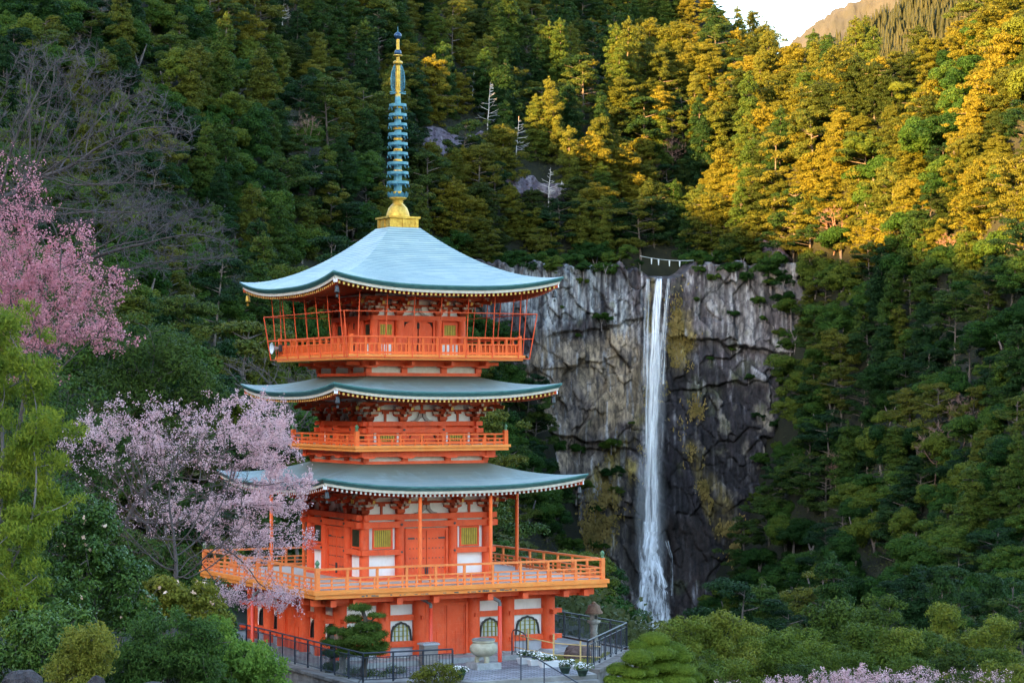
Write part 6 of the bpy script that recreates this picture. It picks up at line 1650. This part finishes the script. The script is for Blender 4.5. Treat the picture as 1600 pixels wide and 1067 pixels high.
# ------------------------------------------------------------------ cherries and bare trees (space-colonised branches)
def bloom_mat(name, cols): return leafmat(name, cols, 1.4, .35, fine=9, vary=0, rough=.7)
PALE = bloom_mat('pale_cherry_petals', [(.32, .12, .12), (.60, .36, .38), (.79, .57, .59), (.87, .76, .76)])
PINK = bloom_mat('pink_cherry_petals', [(.22, .05, .055), (.48, .17, .20), (.69, .34, .39), (.82, .58, .62)])
def blossom_tree(name, label, root, ells, natt, mat, bark, seed, ncl, size, step=.24, infl=1.8, kill=.36, r0=.006, dense=None, twigs=3, straight=None, group='flowering cherries', rmax=.2, cl=.16):
    Rn = np.random.default_rng(seed); rt = np.array(root, float)
    A = in_ells(ells, natt, Rn, 0) - rt
    st_ = [np.array(q) - rt for q in straight] if straight else None
    N, pp = colonize((0, 0, 0), A, step, infl, kill, Rn, 5200, (0, 0, .12), .16, st_)
    r = branch_radii(pp, r0, 2.15, rmax); i = np.where(pp >= 0)[0]
    e = empty(name, rt, 0, label, 'tree', group)
    v, f = edge_tubes(N[pp[i]], N[i], r[i] * 1.02, r[i], 5)
    tp = np.where(r < r0 * 2.6)[0]; T0 = N[np.repeat(tp, twigs)]
    dr = unit(unit(T0 - N[pp[np.maximum(np.repeat(tp, twigs), 1)]]) + .75 * Rn.normal(size=T0.shape) + np.array((0, 0, .35))); T1 = T0 + dr * Rn.uniform(.2, .55, (len(T0), 1)) * step * 2.4
    v2, f2 = edge_tubes(T0, T1, [r0 * .8] * len(T0), [r0 * .45] * len(T0), 3)
    V, F, MI = join([(v, f, 0), (v2, f2, 1)])
    link('trunk', np_mesh('trunk', V, F, MI), bark, e)
    if ncl:
        k = Rn.integers(0, len(T0), ncl)
        if dense is not None:
            W0 = T0 + rt; qx, qy = X2px(W0[:, 0], W0[:, 1]), Z2py(W0[:, 2], W0[:, 1]); w = .12 + sum(d_[4] * np.exp(-((qx - d_[0]) / d_[2]) ** 2 - ((qy - d_[1]) / d_[3]) ** 2) for d_ in dense); w *= np.clip(1 + .9 * vnoise(W0[:, 0] * 1.2, W0[:, 2] * 1.4, W0[:, 1] * 1.2, seed), .1, 2); k = Rn.choice(len(T0), ncl, p=w / w.sum())
        C = T0[k] + (T1[k] - T0[k]) * Rn.random((ncl, 1)) + cl * .4 * Rn.normal(size=(ncl, 3))
        C = np.repeat(C, 5, 0) + size * .75 * Rn.normal(size=(ncl * 5, 3))
        v, f = leaf_quads(C, Rn.normal(size=C.shape) + np.array((0, -.5, .5)), size, size * .8, Rn)
        link('blossoms', np_mesh('blossoms', v, f), mat, e)
    return e
d_ = 74
blossom_tree('cherry_tree', 'pale pink cherry tree spreading its blossoms in front of the pagoda', root_at(190, d_), [(180, 690, 90, 70, d_, 2.2), (300, 690, 110, 75, d_, 2.5), (410, 670, 60, 65, d_, 2), (430, 760, 80, 60, d_, 2), (320, 800, 110, 55, d_, 2.5), (210, 800, 90, 60, d_, 2), (400, 850, 80, 40, d_, 2), (400, 930, 90, 32, d_ + 1, 1.5), (460, 845, 45, 30, d_, 1.5)], 1300, PALE, [CHBARK, TWIGR], 61, 9000, .055,
             dense=[(400, 660, 70, 60, 1.6), (440, 770, 70, 60, 1.5), (200, 680, 90, 50, .9), (330, 770, 90, 60, .8), (380, 850, 90, 50, .9), (400, 940, 90, 30, 1.6)], straight=[P(185, 860, d_), P(195, 820, d_), P(215, 780, d_)])
d_ = 54
blossom_tree('cherry_tree', 'deeper pink cherry with reddish twigs at the left edge above the yellow-green tree', root_at(-110, d_), [(20, 330, 70, 110, d_, 1.5), (40, 450, 90, 80, d_, 1.8), (130, 440, 70, 50, d_, 1.5), (120, 510, 80, 40, d_, 1.5), (30, 540, 90, 45, d_, 1.5), (185, 450, 40, 30, d_, 1), (170, 530, 50, 30, d_, 1), (50, 590, 60, 30, d_, 1), (100, 380, 60, 40, d_, 1)], 1100, PINK, [CHBARK, TWIGR], 62, 5200, .05,
             dense=[(20, 430, 80, 100, 1.3), (100, 420, 80, 40, .8), (130, 520, 70, 40, .7), (60, 500, 80, 60, 1)], step=.2, infl=1.6, kill=.3)
d_ = 68
blossom_tree('bare_tree', 'large leafless grey-twigged tree on the left above the pink cherry', root_at(-150, d_), [(90, 120, 100, 60, d_, 2), (60, 200, 90, 70, d_, 2), (190, 170, 80, 60, d_, 2), (150, 260, 120, 50, d_, 2), (60, 300, 80, 60, d_, 2), (270, 210, 50, 40, d_, 1.5), (160, 330, 100, 40, d_, 2)], 2000, None, [CHBARK, TWIGG], 63, 0, 0, step=.25, infl=1.9, kill=.34, r0=.008, twigs=7, group='leafless trees on the left', rmax=.11, straight=[P(-120, 420, d_), P(-40, 330, d_)])
blossom_tree('bare_tree', 'leafless tree with long twigs reaching right toward the top roof', root_at(-150, 72), [(230, 340, 80, 50, 72, 2), (300, 350, 60, 45, 72, 1.5), (260, 400, 90, 35, 72, 1.5), (340, 390, 40, 35, 72, 1.2), (180, 400, 80, 50, 72, 1.5)], 1300, None, [CHBARK, TWIGG], 64, 0, 0, step=.24, infl=1.9, kill=.34, r0=.008, twigs=7, group='leafless trees on the left', rmax=.09, straight=[P(-60, 560, 72), P(20, 480, 72), P(90, 420, 72)])
blossom_tree('bare_bush', 'brown leafless bush among the cherry trunks beside the railing', root_at(250, 66), [(240, 830, 80, 55, 66, 1.5), (290, 870, 70, 40, 66, 1.5), (180, 790, 60, 60, 66, 1.5), (250, 720, 80, 60, 67, 1.5), (330, 740, 70, 70, 67, 1.5), (350, 830, 70, 50, 67, 1.5)], 1150, None, [CHBARK, TWIGR], 65, 0, 0, step=.22, infl=1.8, kill=.36, r0=.007, twigs=4, group='leafless trees on the left', rmax=.07)
blossom_tree('bare_bush', 'grey leafless bush showing between the middle roof and the blossoms', root_at(445, 112), [(440, 610, 70, 50, 112, 2), (470, 680, 40, 40, 112, 2), (400, 580, 60, 30, 112, 2)], 420, None, [BARK, TWIGG], 66, 0, 0, step=.35, infl=2.6, kill=.55, r0=.012, twigs=4, group='leafless trees on the left', rmax=.12)
for i, (x, y, rx, d, n, lab) in enumerate(((1235, 1062, 55, 100, 900, 'pale cherry crown at the bottom, leftmost of the lower right cherries'), (1330, 1050, 65, 102, 1700, 'full pale pink cherry at the bottom right of the topiary and grove'), (1420, 1050, 55, 104, 800, 'thin grey-pink cherry at the bottom, rightmost of the blossoming ones'), (1525, 1050, 70, 104, 260, 'mostly bare grey-pink tree at the bottom near the right corner'), (1130, 1066, 50, 98, 150, 'mostly bare brown tree at the bottom just right of the topiary'))):
    blossom_tree('cherry_tree', lab, root_at(x, d, -.2), [(x, y + 11, rx, 22, d, 1.6), (x, y + 36, rx * .9, 25, d, 1.6)], 330, PALE, [CHBARK, TWIGR], 80 + i, n, .06, step=.24, infl=2.0, kill=.4, r0=.008, twigs=3)
